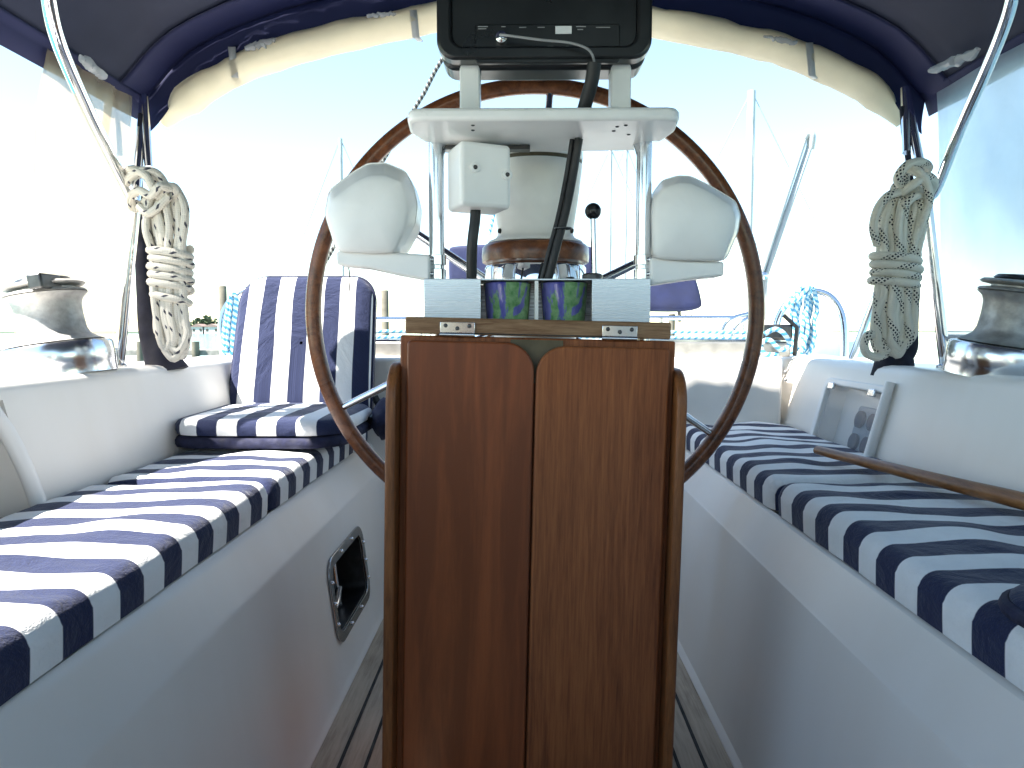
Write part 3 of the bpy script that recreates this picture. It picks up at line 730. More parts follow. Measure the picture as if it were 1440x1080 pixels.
pts = [at(836, 88, 1.113), at(832, 115, 1.12), at(825, 140, 1.13), (at(819, 158, 1.14).x, 1.14, zs + 0.0195)]
mb = MB().tube(smooth_path(pts), 0.0105, 14)
tag(mb.build('cable_sleeve', 'black_rubber', None, origin=pts[-1]), 'thick black cable sleeve dropping from plotter through the white shelf', 'cable')
pts = [(at(814, 200, 1.20).x, 1.20, zs - 0.0005), at(806, 245, 1.205), at(795, 300, 1.205), at(782, 350, 1.205), at(771, 393, 1.21)]
c1 = MB().tube(smooth_path(pts), 0.0068, 12); c1.tube([p + Vector((-0.010, 0.006, 0)) for p in [Vector(q) for q in smooth_path(pts)]], 0.0045, 10)
o = c1.build('cable_pair', 'black_rubber', None, origin=pts[-1]); tag(o, 'pair of black cables running from shelf down in front of compass', 'cable')
pt = at(792, 322, 1.20); MB().tube([pt + Vector((0.0135 * math.cos(k * .5236), 0.010 * math.sin(k * .5236), 0.001)) for k in range(12)], 0.0015, 6, closed=True).build('cable_tie', 'black_plastic', o)

jb = thing('junction_box', 'white plastic junction box with two screws hanging under shelf', 'junction box', at(672, 245, 1.20))
a, b = at(634, 291, 1.17), at(711, 199, 1.17)
MB().prism([(x, 1.170, z) for x, z in rrect(a.x, b.x, a.z, b.z, 0.008, 5)], (0.004, 0.075, 0)).build('box', 'white_plastic', jb, bevel=0.007)
m2 = MB(); m3 = MB()
for (u, v) in ((655, 236), (704, 242)):
    p = at(u, v, 1.168); m_ = MB().lathe([(0.0085, 0), (0.0085, 0.003), (0.007, 0.004), (0.004, 0.004), (0.0035, 0.002)], 0, 0, 20)
    m2.add([p + Vector((q_.x, -q_.z + 0.002, q_.y)) for q_ in m_.v], m_.f); m3.ball(p + Vector((0, -0.0005, 0)), 0.0034, 8, 6)
m2.each('screw_boss', 'white_plastic', jb); m3.each('screw', 'dark_alloy', jb)
jb.rotation_euler = (0, 0, R(25))
p = at(669, 290, 1.205); MB().lathe([(0.012, p.z - 0.006), (0.012, p.z + 0.008)], p.x, p.y, 20).build('cable_gland', 'black_rubber', jb)
pts = [at(669, 288, 1.205), at(668, 310, 1.205), at(664, 345, 1.205), at(663, 396, 1.215)]
tag(MB().tube(smooth_path(pts), 0.0088, 14).build('power_cable', 'black_rubber', None, origin=pts[-1]), 'thick black cable leaving the bottom of the white junction box', 'cable')

def pod(pairs, d, name_lbl, arm):
    def sm(P):
        return smooth_path([q for a_, b_ in zip(P, P[1:] + P[:1]) for q in (a_.lerp(b_, .14), a_.lerp(b_, .5), a_.lerp(b_, .86))], 2, True)
    O = sm([at(p[0], p[1], d) for p in pairs]); B = sm([at(p[0] * .55 + p[2] * .45, p[1] * .55 + p[3] * .45, d - 0.042) for p in pairs])
    c = sum(O, Vector()) / len(O); cb = sum(B, Vector()) / len(B)
    t = thing('instrument_pod', name_lbl, 'instrument pod', c, 'white instrument pods on the pedestal guard')
    n = len(O); rings = [[c + (p - c) * k + Vector((0, dy, 0)) for p in O] for k, dy in ((0.90, 0.085), (0.95, 0.080), (0.985, 0.05), (1, 0.004), (1, -0.004))]
    for f in (0.06, 0.45, 0.86, 0.95): rings.append([a_.lerp(b_, f) + Vector((0, -0.003 * math.sin(math.pi * f), 0)) for a_, b_ in zip(O, B)])
    for k, dy in ((0.985, -0.003), (0.93, -0.006), (0.80, -0.010), (0.6, -0.0135), (0.35, -0.0155), (0.1, -0.016), (0.01, -0.016)):
        rings.append([cb + (p - cb) * k + Vector((0, dy, 0)) for p in B])
    vs = [p for r_ in rings for p in r_]; ff = []
    for i in range(len(rings) - 1):
        for a in range(n):
            b = (a + 1) % n; ff.append((i * n + a, i * n + b, (i + 1) * n + b, (i + 1) * n + a))
    ff.append(tuple(reversed(range(n))))
    MB().add(vs, ff).build('housing', 'white_plastic', t, smooth=55)
    MB().prism([at(x, y, d - 0.03) for x, y in arm], (0, 0.055, 0)).build('bracket_arm', 'white_plastic', t, bevel=0.004)
    MB().prism([c + (p - c) * 0.80 + Vector((0, 0.0855, 0)) for p in O], (0, 0.004, 0)).build('dial', 'black_plastic', t)
    return t
pod([(457, 302, 463, 306), (463, 268, 472, 293), (498, 241, 500, 274), (518, 230, 520, 267), (543, 229, 538, 266), (571, 241, 555, 272), (582, 262, 558, 287), (588, 288, 559, 302),
     (584, 318, 555, 324), (563, 356, 545, 355), (518, 357, 518, 356), (474, 354, 477, 353)], 1.235, 'white instrument pod on the left side of pedestal guard',
    [(472, 353), (560, 355), (604, 358), (604, 394), (560, 386), (515, 376), (473, 372)])
pod([(914, 300, 921, 304), (917, 274, 924, 288), (930, 254, 936, 275), (953, 247, 956, 268), (971, 248, 972, 268), (998, 261, 993, 277), (1034, 283, 1019, 294), (1041, 303, 1028, 309),
     (1037, 328, 1026, 329), (1019, 368, 1012, 366), (965, 367, 965, 366), (917, 364, 921, 363)], 1.235, 'white instrument pod on the right side of pedestal guard',
    [(915, 362), (965, 366), (1019, 368), (1018, 388), (975, 392), (915, 401)])
pts = [at(490, 373, 1.25), at(492, 392, 1.27), at(491, 410, 1.3)]
tag(MB().tube(smooth_path(pts), 0.0012, 6).build('pod_wire', 'black_rubber', None, origin=pts[0]), 'short thin dark wire dangling beneath the left instrument pod', 'wire')

# ------------------------------------------------------------------ winches
wp = at(85, 524, 1.50); wp.z = 0.702
wi = thing('sheet_winch', 'steel sheet winch on left coaming with black jaws on top', 'winch', wp, 'sheet winches on the coamings')
L_ = lambda mb, nm, mt, **k: mb.build(nm, mt, wi, **k)
X, Y, Z = wp
L_(MB().lathe([(0.105, Z - 0.02), (0.105, Z + 0.004), (0.106, Z + 0.006), (0.106, Z + 0.046), (0.103, Z + 0.052), (0.085, Z + 0.056)], X, Y, 64), 'base_ring', 'guard_steel')
L_(MB().lathe([(0.092, Z + 0.0565), (0.080, Z + 0.064), (0.068, Z + 0.074), (0.063, Z + 0.088), (0.061, Z + 0.12), (0.062, Z + 0.145), (0.066, Z + 0.157), (0.074, Z + 0.165), (0.077, Z + 0.168)], X, Y, 64), 'drum', 'weathered_bronze')
L_(MB().lathe([(0.073, Z + 0.1685), (0.077, Z + 0.171), (0.074, Z + 0.176), (0.055, Z + 0.179), (0.055, Z + 0.183), (0.072, Z + 0.186), (0.076, Z + 0.190), (0.070, Z + 0.195)], X, Y, 64), 'self_tailer', 'weathered_bronze')
L_(MB().lathe([(0.050, Z + 0.1955), (0.054, Z + 0.199), (0.048, Z + 0.206), (0.02, Z + 0.209), (0.017, Z + 0.204), (0.001, Z + 0.203)], X, Y, 48), 'cap', 'dark_alloy')
L_(MB().box(X + 0.022, X + 0.052, Y - 0.085, Y - 0.02, Z + 0.172, Z + 0.206), 'feeder_arm', 'dark_alloy', bevel=0.005)
wr = copy_tree(wi)
wr['label'] = 'steel sheet winch on right coaming beside the blue tinted curtain'
wp2 = at(1412, 524, 1.47); wr.location = (wp2.x, 1.47, 0.702)
wi.scale = (1, 1, 0.9); wr.scale = (1, 1, 0.9)
wi.rotation_euler = (0, R(-9), 0); wr.rotation_euler = (0, R(9), R(-40))

# ------------------------------------------------------------------ bimini
ZB = 0.78
half = [(0, .885), (.10, .883), (.22, .874), (.35, .858), (.48, .834), (.61, .802), (.71, .770), (.79, .735), (.85, .702), (.90, .660), (.94, .615), (.965, .590), (.98, .575)]
prof = [(-x, h) for x, h in reversed(half)] + [(x, h) for x, h in half[1:]]
def prof_at(t):
    f = t * (len(prof) - 1); i = min(int(f), len(prof) - 2); k = f - i
    return (prof[i][0] * (1 - k) + prof[i + 1][0] * k + 0.018, prof[i][1] * (1 - k) + prof[i + 1][1] * k)
bm_ = thing('bimini_top', 'navy canvas bimini awning on steel tubes above the cockpit', 'awning', (0.02, 1.0, 0.697))
def roof(y0, y1, dz, ny, nm, mt, t0=0.0, t1=1.0, th=0.004, sag=0.0):
    mb = MB()
    def fn(u, v):
        x, h = prof_at(t0 + (t1 - t0) * v); y = y0 + (y1 - y0) * u
        return Vector((x, y, ZB + h + dz - sag * math.sin(math.pi * u) * (1 - abs(2 * v - 1) ** 3) + nz(x * 6, y * 6, 1) * 0.003))
    mb.grid(fn, ny, 60); return mb.build(nm, mt, bm_, smooth=60, solid=th)
roof(-1.0, 1.79, 0.0, 24, 'canopy', 'canopy_cloth', 0.0, 1.0, 0.003, 0.012)  # unseen stretch behind the camera is lengthened to block sky light
roof(1.755, 1.87, -0.006, 8, 'bow_sleeve', 'canopy_sleeve')
# side hems
for t0, t1 in ((-0.012, 0.045), (0.955, 1.012)):
    def fn(u, v, t0=t0, t1=t1):
        t = t0 + (t1 - t0) * v; x, h = prof_at(min(1, max(0, t)))
        ex = (t if t < 0 else (t - 1 if t > 1 else 0)); x += ex * 1.0; h -= abs(ex) * 3.0
        y = -1.0 + 2.875 * u; return Vector((x, y, ZB + h - 0.0075 + nz(x * 8, y * 9, 5) * 0.003))
    MB().grid(fn, 40, 5).build('side_hem', 'canopy_sleeve', bm_, smooth=60, solid=0.003)
# hanging aft valance, gathered at the ends
def valf(u, v):
    x, h = prof_at(0.004 + 0.992 * u); drop = 0.082 - 0.034 * math.exp(-((x - 0.02) / 0.25) ** 2)
    fold = 0.006 * nz(x * 22, v * 3, 9) * v
    return Vector((x, 1.872 + 0.012 * math.sin(v * 2) + fold, ZB + h - 0.004 - drop * v + 0.004 * nz(x * 9, 0, 3) * v))
MB().grid(valf, 90, 5).build('aft_valance', 'canopy_sleeve', bm_, smooth=60, solid=0.003)
MB().tube([(prof_at(0.02 + .96 * k / 50)[0], 1.75, ZB + prof_at(0.02 + .96 * k / 50)[1] - 0.009) for k in range(51)], 0.0016, 6).build('seam_stitch', 'navy_fabric', bm_)
# rolled cream curtain
pts = []; rs = []
for k in range(71):
    t = 0.085 + 0.83 * k / 70; x, h = prof_at(t); e = min(k, 70 - k) / 70
    pts.append(Vector((x, 1.905, ZB + h - 0.092 + 0.022 * math.exp(-((x - 0.02) / 0.25) ** 2) + 0.006 * nz(x * 7, 2, 0)))); rs.append((0.037 + 0.006 * nz(x * 10, 5, 5)) * min(1, 0.35 + e * 9))
mb = MB().tube(pts, rs, 20, flat=1.0)
mb.v = [v + Vector((0, 0.004 * nz(v.x * 18, v.z * 30, 2), 0.003 * nz(v.x * 25, v.y * 60, 8))) for v in mb.v]
mb.build('rolled_curtain', 'cream_cloth', bm_, smooth=70)
# retaining straps
for (u, v0, v1, d) in ((326, 66, 108, 1.865), (581, 14, 52, 1.865), (1138, 60, 106, 1.865)):
    a, b = at(u, v0, d), at(u + 4, v1, d + 0.012); c = at(u + 10, v1 + 6, d + 0.045)
    MB().add([a + Vector((-.009, 0, 0)), a + Vector((.009, 0, 0)), b + Vector((.009, 0, 0)), b + Vector((-.009, 0, 0)), c + Vector((.007, 0, 0)), c + Vector((-.007, 0, 0))], [(0, 1, 2, 3), (3, 2, 4, 5)]).build('strap', 'white_webbing', bm_, solid=0.002)
a, b = at(155, 110, 1.73), at(146, 190, 1.75)
MB().add([a + Vector((0, -.012, 0)), a + Vector((0.004, .012, 0)), b + Vector((.004, .012, 0)), b + Vector((0, -.012, 0))], [(0, 1, 2, 3)]).build('strap', 'white_webbing', bm_, solid=0.002)
# crumpled clear windows tucked in the hems
def crumple(p, q, r_, seed):
    pts = [Vector(p).lerp(Vector(q), k / 14) + Vector((nz(k * .7, seed) * 0.006, 0, nz(k * .9, seed + 3) * 0.006)) for k in range(15)]
    mb = MB().tube(pts, [r_ * (0.5 + 0.6 * abs(nz(k * .8, seed + 7)) + 0.25 * math.sin(math.pi * k / 14)) for k in range(15)], 10)
    mb.v = [v + Vector((nz(v.x * 60, v.z * 60, seed) * .005, 0, nz(v.y * 70, v.z * 70, seed) * .005)) for v in mb.v]
    mb.build('clear_flap', 'vinyl_window', bm_, smooth=30)
crumple(at(112, 80, 1.53), at(146, 108, 1.64), 0.012, 1); crumple(at(345, 68, 1.86), at(388, 56, 1.86), 0.009, 4)
crumple(at(515, 22, 1.86), at(558, 18, 1.86), 0.006, 6); crumple(at(1308, 100, 1.72), at(1376, 72, 1.58), 0.013, 9); crumple(at(1075, 52, 1.86), at(1120, 60, 1.86), 0.006, 12)
# tubes
PL = [at(203, 138, 1.845), at(190, 290, 1.70), at(166, 512, 1.70)]; PR = [at(1272, 128, 1.845), at(1300, 262, 1.70), at(1330, 520, 1.70)]
for P_, s in ((PL, -1), (PR, 1)):
    P_[2].z = 0.69
    MB().tube([P_[0] + Vector((s * 0.002, 0.0, 0.0)), P_[1]], 0.0105, 14).build('pole', 'chrome', bm_)
    MB().tube([P_[1], P_[2]], 0.0125, 14).build('pole', 'chrome', bm_)
    MB().tube([P_[0] + Vector((-s * 0.010, -0.02, 0.0)), P_[0].lerp(P_[1], 0.65) + Vector((-s * 0.018, 0.012, 0))], 0.0095, 14).build('pole', 'chrome', bm_)
    MB().ball(P_[1], 0.017, 14, 10).build('joint', 'stainless', bm_)
    MB().lathe([(0.020, 0.690), (0.020, 0.700), (0.0145, 0.704), (0.0145, 0.74)], P_[2].x, P_[2].y, 20).build('foot', 'stainless', bm_)
pts = [PL[1], at(180, 268, 1.68), at(130, 168, 1.50), at(98, 98, 1.38), at(77, 42, 1.30), at(66, -10, 1.25), at(58, -60, 1.21), Vector((-0.795, 1.16, 1.50)), Vector((-0.785, 1.13, 1.53))]
MB().tube(smooth_path(pts), 0.0130, 14).build('brace', 'chrome', bm_)
pts = [PR[1], at(1314, 272, 1.68), at(1350, 182, 1.53), at(1385, 103, 1.42), at(1410, 42, 1.33), at(1423, 0, 1.28), at(1430, -50, 1.23), Vector((0.825, 1.17, 1.50)), Vector((0.815, 1.14, 1.53))]
MB().tube(smooth_path(pts), 0.0110, 14).build('brace', 'chrome', bm_)

# ---- furled side covers behind the poles
def furled(cl_, d, label):
    pts = [at(x, y, d) for x, y, w in cl_]; rs = [w * d / F / 2 for x, y, w in cl_]
    P = smooth_path(pts, 6); Rr = []
    for i in range(len(P)):
        f = i / 6; k = min(int(f), len(rs) - 2); t = f - k; Rr.append(rs[k] * (1 - t) + rs[k + 1] * t)
    mb = MB().tube(P, Rr, 18)
    mb.v = [v + Vector((nz(v.x * 30, v.z * 7, 1) * .006, nz(v.x * 30, v.z * 8, 4) * .008, 0)) for v in mb.v]
    o = mb.build('furled_curtain', 'navy_shaded', None, smooth=60, origin=(P[-1].x, P[-1].y, 0.69))
    tag(o, label, 'curtain', 'furled navy curtains at the bimini poles'); return o
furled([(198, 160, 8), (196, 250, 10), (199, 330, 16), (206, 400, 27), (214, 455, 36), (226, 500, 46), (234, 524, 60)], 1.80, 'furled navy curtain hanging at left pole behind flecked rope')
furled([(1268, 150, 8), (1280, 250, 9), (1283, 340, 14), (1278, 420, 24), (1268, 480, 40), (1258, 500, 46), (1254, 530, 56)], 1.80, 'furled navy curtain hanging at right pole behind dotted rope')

# ---- clear side curtains
def curtain(pts, label, mat, name='side_curtain'):
    A, B, C_, D = pts
    def fn(u, v):
        p = A.lerp(B, u).lerp(D.lerp(C_, u), v); return p + Vector((nz(u * 3, v * 3, 2) * 0.012 + nz(u * 9, v * 2, 6) * 0.004, 0, 0))
    o = MB().grid(fn, 24, 24).build(name, mat, None, smooth=80, solid=0.001, origin=D)
    tag(o, label, 'curtain', 'clear vinyl side curtains'); return o
cr = curtain([Vector((0.995, 0.55, 1.345)), Vector((0.985, 1.80, 1.345)), Vector((1.035, 1.80, 0.69)), Vector((1.10, 0.55, 0.69))], 'cloudy bluish clear vinyl side curtain hanging on the right', 'vinyl_cool')
MB().tube([(1.092, 0.55, 0.765), (1.028, 1.80, 0.765)], 0.006, 8).build('hem_rod', 'white_webbing', cr)
MB().tube([(1.03, 1.79, 0.71), (1.055, 1.2, 0.83)], 0.003, 8).build('hem_cord', 'wire_grey', cr)
curtain([Vector((-0.955, 1.50, 1.345)), Vector((-0.945, 1.80, 1.345)), Vector((-1.02, 1.80, 0.69)), Vector((-1.05, 1.48, 0.69))], 'warm cream tinted vinyl curtain hanging on the left', 'vinyl_warm')

# ------------------------------------------------------------------ rope hanks
def hank(name, d, cen, wid, n, r, mat, seed, label, wraps, knot, grp, strands_top=0, depth=0.5, top_round=1.0, loop_tail=None):
    rnd = random.Random(seed); k = d / F
    ys = [c[1] for c in cen]
    def cx(y):
        for (a, b) in zip(cen, cen[1:]):
            if y <= b[1]: t = (y - a[1]) / (b[1] - a[1]); return a[0] + (b[0] - a[0]) * max(0, t)
        return cen[-1][0]
    def ww(y):
        for (a, b) in zip(wid, wid[1:]):
            if y <= b[0]: t = (y - a[0]) / (b[0] - a[0]); t = t * t * (3 - 2 * t); return a[1] + (b[1] - a[1]) * max(0, t)
        return wid[-1][1]
    path = []; y0, y1 = ys[0], ys[-1]
    for i in range(n):
        u = -1 + 2 * ((i * 0.618 + 0.13 * seed) % 1.0); v = rnd.uniform(-1, 1) * math.sqrt(max(0.05, 1 - u * u * 0.8))
        if i % 3 == 0: v = -abs(v) - 0.2
        ye = y1 - rnd.uniform(0, 0.11) * (y1 - y0); yt = y0 + rnd.uniform(0, 0.05) * (y1 - y0)
        lev = [yt + (ye - yt) * q for q in (0.02, 0.10, 0.22, 0.36, 0.5, 0.64, 0.78, 0.90, 0.97)]
        row = []
        for y in lev:
            w = ww(y); ju = rnd.uniform(-.10, .10); jv = rnd.uniform(-.1, .1)
            p = at(cx(y) + (u + ju) * w, y, d); p.y = d + (v + jv) * w * k * depth; row.append(p)
        if i % 2: row.reverse()
        if path:
            a, b = path[-1], row[0]; m = (a + b) / 2; m.z += (0.022 if i % 2 == 0 else -0.022) * (r / 0.009); path.append(m)
        path += row
    mb = MB(); mb.tube(smooth_path(path, 5), r, 10)
    for (yw0, yw1, turns, wx, cxo) in wraps:
        pts = []
        for q in range(turns * 14 + 1):
            t = q / (turns * 14); y = yw0 + (yw1 - yw0) * t; an = 2 * math.pi * turns * t
            p = at(cx(y) + cxo + math.cos(an) * wx * (1 + 0.05 * math.sin(t * 17)), y + 2.2 * math.sin(an + 1), d); p.y = d + math.sin(an) * wx * k * depth * 1.25; pts.append(p)
        mb.tube(smooth_path(pts, 2), r, 10)
    for kp in knot:
        mb.tube(smooth_path([at(x, y, d + dy) for x, y, dy in kp], 6), r, 10)
    if loop_tail: mb.tube(smooth_path([at(x, y, d + dy) for x, y, dy in loop_tail], 6), r, 10)
    o = mb.build(name, mat, None, smooth=70, origin=at(cen[0][0], cen[0][1], d), fix=False)
    tag(o, label, 'rope', grp); return o
G = 'coiled ropes hung on the bimini poles'
hank('rope_coil', 1.66, [(236, 272), (240, 345), (240, 420), (250, 500)], [(265, 14), (290, 30), (330, 31), (350, 23), (415, 22), (450, 20), (480, 22), (500, 12)], 15, 0.0092, 'rope_flecked', 3,
     'cream rope with sparse dark flecks, coiled and hung on left pole', [(348, 404, 5, 27, 0), (405, 425, 1, 25, 2)],
     [[(238, 270, -.02), (222, 245, -.03), (200, 240, -.04), (182, 250, -.02), (178, 262, .02), (192, 246, .04), (215, 250, .02), (232, 268, 0)],
      [(240, 266, -.03), (225, 262, -.05), (212, 275, -.04), (196, 268, -.03), (184, 278, 0), (190, 294, .03), (210, 280, .02), (228, 275, 0)],
      [(176, 245, 0), (186, 238, -.03), (204, 246, -.045), (214, 262, -.04), (224, 276, -.03), (240, 262, -.03), (246, 272, -.02), (232, 278, -.02)],
      [(196, 290, -.02), (208, 300, -.03), (222, 292, -.035), (238, 276, -.03)]], G)
hank('rope_coil', 1.64, [(1272, 268), (1262, 340), (1258, 400), (1250, 498)], [(262, 14), (300, 36), (330, 34), (352, 27), (400, 26), (430, 29), (470, 31), (498, 16)], 19, 0.0092, 'rope_dotted', 5,
     'cream rope with black dotted bands, coiled and hung on right pole', [(356, 402, 4, 31, 0)],
     [[(1276, 268, -.02), (1262, 252, -.04), (1276, 232, -.045), (1296, 228, -.03), (1306, 236, .01), (1294, 244, .03), (1276, 240, .02), (1272, 262, 0)],
      [(1268, 272, -.03), (1286, 258, -.05), (1304, 248, -.045), (1314, 258, -.02), (1304, 274, .0), (1286, 276, -.04), (1270, 290, -.04)],
      [(1276, 236, -.03), (1292, 242, -.05), (1304, 262, -.05), (1306, 284, -.035), (1298, 306, -.03), (1290, 330, -.02), (1284, 352, -.01)],
      [(1266, 270, -.03), (1248, 276, -.035), (1234, 294, -.03), (1228, 320, -.02), (1234, 345, -.01)]], G,
     loop_tail=[(1232, 470, -.01), (1220, 472, -.02), (1215, 485, -.02), (1220, 498, -.02), (1236, 502, -.01), (1245, 492, 0)])

# ------------------------------------------------------------------ stern: track, lines, pushpit, blue rope
tk = thing('traveller_track', 'grey alloy traveller track across the aft deck', 'track', (0, 2.42, 0.70))
MB().box(-0.84, 0.86, 2.36, 2.42, 0.6965, 0.7425).build('beam', 'alloy_track', tk, bevel=0.004)
MB().box(-0.84, 0.86, 2.375, 2.405, 0.743, 0.752).build('rail', 'stainless', tk, bevel=0.002)
cp = at(1092, 482, 2.36)
car = MB().box(cp.x - 0.05, cp.x + 0.05, 2.352, 2.43, 0.7525, 0.80).build('car', 'dark_alloy', tk, bevel=0.008)
MB().tube([(cp.x + 0.055, 2.35, 0.70), (cp.x + 0.06, 2.35, 0.79), (cp.x + 0.02, 2.36, 0.83)], 0.007).build('end_stop', 'black_plastic', tk)
for yy, rr, d, lab in ((466, 0.0055, 2.38, 'upper blue flecked control line running along the traveller track'), (474, 0.0055, 2.42, 'lower blue flecked control line lying close above the traveller track')):
    pts = [at(440, yy + 1, d), at(560, yy, d), at(800, yy, d), at(960, yy + 1, d), at(1080, yy + 2, d)]
    tag(MB().tube(smooth_path(pts), rr, 8).build('control_line', 'rope_blue', None, origin=pts[0]), lab, 'rope', 'blue control lines on the aft deck')
pts = [at(1075, 470, 2.34), at(1090, 463, 2.33), at(1103, 470, 2.32), at(1110, 485, 2.33), at(1098, 492, 2.33), at(1082, 478, 2.33), at(1070, 484, 2.34), at(1076, 498, 2.34), at(1095, 498, 2.34)]
tag(MB().tube(smooth_path(pts), 0.0075, 8).build('traveller_line', 'rope_blue', None, origin=pts[-1]), 'loose blue rope tail wound over the traveller car', 'rope')

pp = thing('stern_rail', 'stainless tube stern rail hoops around the aft deck', 'rail', (0, 2.9, 0.67))
hoopR = [at(1088, 512, 2.78), at(1090, 470, 2.78), at(1098, 440, 2.78), at(1115, 420, 2.78), at(1140, 410, 2.78), at(1165, 416, 2.76), at(1181, 436, 2.74), at(1187, 465, 2.72), at(1187, 520, 2.70)]
MB().tube(smooth_path(hoopR), 0.0135, 12).build('hoop', 'stainless', pp)
hoopL = [at(316, 515, 2.72), at(311, 470, 2.72), at(316, 438, 2.74), at(334, 415, 2.76), at(365, 404, 2.78), at(410, 402, 2.80), at(440, 420, 2.80), at(446, 515, 2.80)]
MB().tube(smooth_path(hoopL), 0.0135, 12).build('hoop', 'stainless', pp)
MB().tube([at(1193, 518, 2.30), at(1234, 410, 2.30), at(1262, 330, 2.2)], 0.0115, 12).build('stay_tube', 'stainless', pp)
MB().tube([at(440, 449, 3.15), at(560, 449, 3.2), at(900, 447, 3.2), at(1060, 447, 3.15)], 0.011, 12).build('rear_rail', 'stainless', pp)
for xx in (470, 592, 930, 1045):
    a = at(xx, 448, 3.18); MB().tube([(a.x, a.y, 0.672), a], 0.0105, 10).build('stanchion', 'stainless', pp)
MB().tube(smooth_path([at(1012, 490, 3.0), at(1018, 462, 3.0), at(1030, 448, 3.0), at(1055, 441, 3.02)]), 0.010, 10).build('stanchion', 'stainless', pp)
MB().tube(smooth_path([at(1026, 490, 3.0), at(1034, 462, 3.0), at(1048, 450, 3.0), at(1062, 446, 3.02)]), 0.010, 10).build('stanchion', 'stainless', pp)
hank('rope_coil', 2.74, [(1130, 408), (1128, 440), (1124, 480), (1120, 500)], [(406, 12), (425, 20), (450, 20), (480, 22), (500, 18)], 13, 0.0070, 'rope_blue', 4, 'light blue and white rope draped over the right stern hoop',
     [], [[(1118, 430, 0), (1128, 414, -.03), (1140, 404, -.03), (1146, 412, .02), (1138, 424, .03)], [(1100, 436, 0), (1112, 424, -.03), (1128, 418, -.03), (1140, 410, -.03)]], None)
hank('rope_coil', 2.70, [(330, 415), (326, 450), (322, 500)], [(414, 6), (440, 8), (500, 8)], 6, 0.0065, 'rope_blue', 9, 'turquoise rope bundle hanging on the left stern hoop behind folding seat', [], [], None)

def coverbox(pix, d, depth, label):
    P = [at(x, y, d) for x, y in pix]; mb = MB().prism(P, (0, depth, 0))
    o = mb.build('grill_cover', 'blue_canvas', None, bevel=0.02, origin=P[0]); sub = o.modifiers.new('s', 'SUBSURF'); sub.levels = 1; sub.render_levels = 1
    return o
g1 = coverbox([(630, 346), (660, 343), (760, 340), (834, 345), (836, 372), (833, 398), (760, 400), (690, 400), (630, 398)], 3.25, 0.30, '')
tag(g1, 'blue canvas cover strapped on the stern behind the compass', 'canvas cover')
g2 = coverbox([(880, 396), (930, 388), (978, 384), (986, 410), (990, 432), (972, 438), (930, 437), (880, 437)], 3.2, 0.22, '')
tag(g2, 'blue canvas covered grill on the stern rail under right pod', 'grill')
a = at(955, 437, 3.3); MB().tube([a, a + Vector((0.004, 0, -0.05))], 0.008, 8).build('grill_foot', 'dark_alloy', g2)
a = at(660, 400, 3.3)
ca_ = thing('outboard_hoist', 'white twin tube outboard hoist leaning up on the right stern', 'hoist', at(1062, 448, 3.2))
T0, T1 = at(1060, 450, 3.2), at(1130, 195, 3.45)
MB().tube([T0, at(1068, 385, 3.25), T1], 0.017, 10).build('tube', 'mast_white', ca_)
MB().tube([at(1072, 450, 3.22), at(1076, 388, 3.27), at(1139, 205, 3.46)], 0.014, 10).build('tube', 'mast_white', ca_)
MB().tube(smooth_path([T1, at(1134, 188, 3.45), at(1141, 192, 3.45), at(1139, 210, 3.46)]), 0.019, 10).build('head', 'mast_white', ca_)
MB().ball(at(1073, 388, 3.24), 0.02, 12, 8).build('pulley', 'stainless', ca_)
MB().tube([at(1126, 208, 3.44), at(1062, 440, 3.20)], 0.0035, 6).build('fall_line', 'wire_grey', ca_)

# backstay lines of this boat
pts = [at(780, -185, 3.28), at(612, 100, 3.3), at(596, 132, 3.3), at(560, 190, 3.32), at(520, 258, 3.33), at(440, 400, 3.35)]
tag(MB().tube(pts, 0.009, 8).build('backstay_rope', 'rope_black', None, origin=pts[-1]), 'black braided rope slanting down behind the upper left of wheel', 'rope')
pts = [at(700, 300, 3.1), at(693, 345, 3.1)]
MBb = MB().tube([at(704, 260, 3.1), at(688, 330, 3.1)], 0.007, 8)
tag(MBb.build('flag_halyard', 'rope_blue', None, origin=pts[-1]), 'short turquoise line behind the white compass hood', 'rope')

# ------------------------------------------------------------------ beyond the boat
SEA = -0.75
wt = struct(MB().add([(-6000, -6000, SEA), (6000, -6000, SEA), (6000, 9000, SEA), (-6000, 9000, SEA)], [(0, 1, 2, 3)]).build('sea', 'sea_water', None, smooth=0))

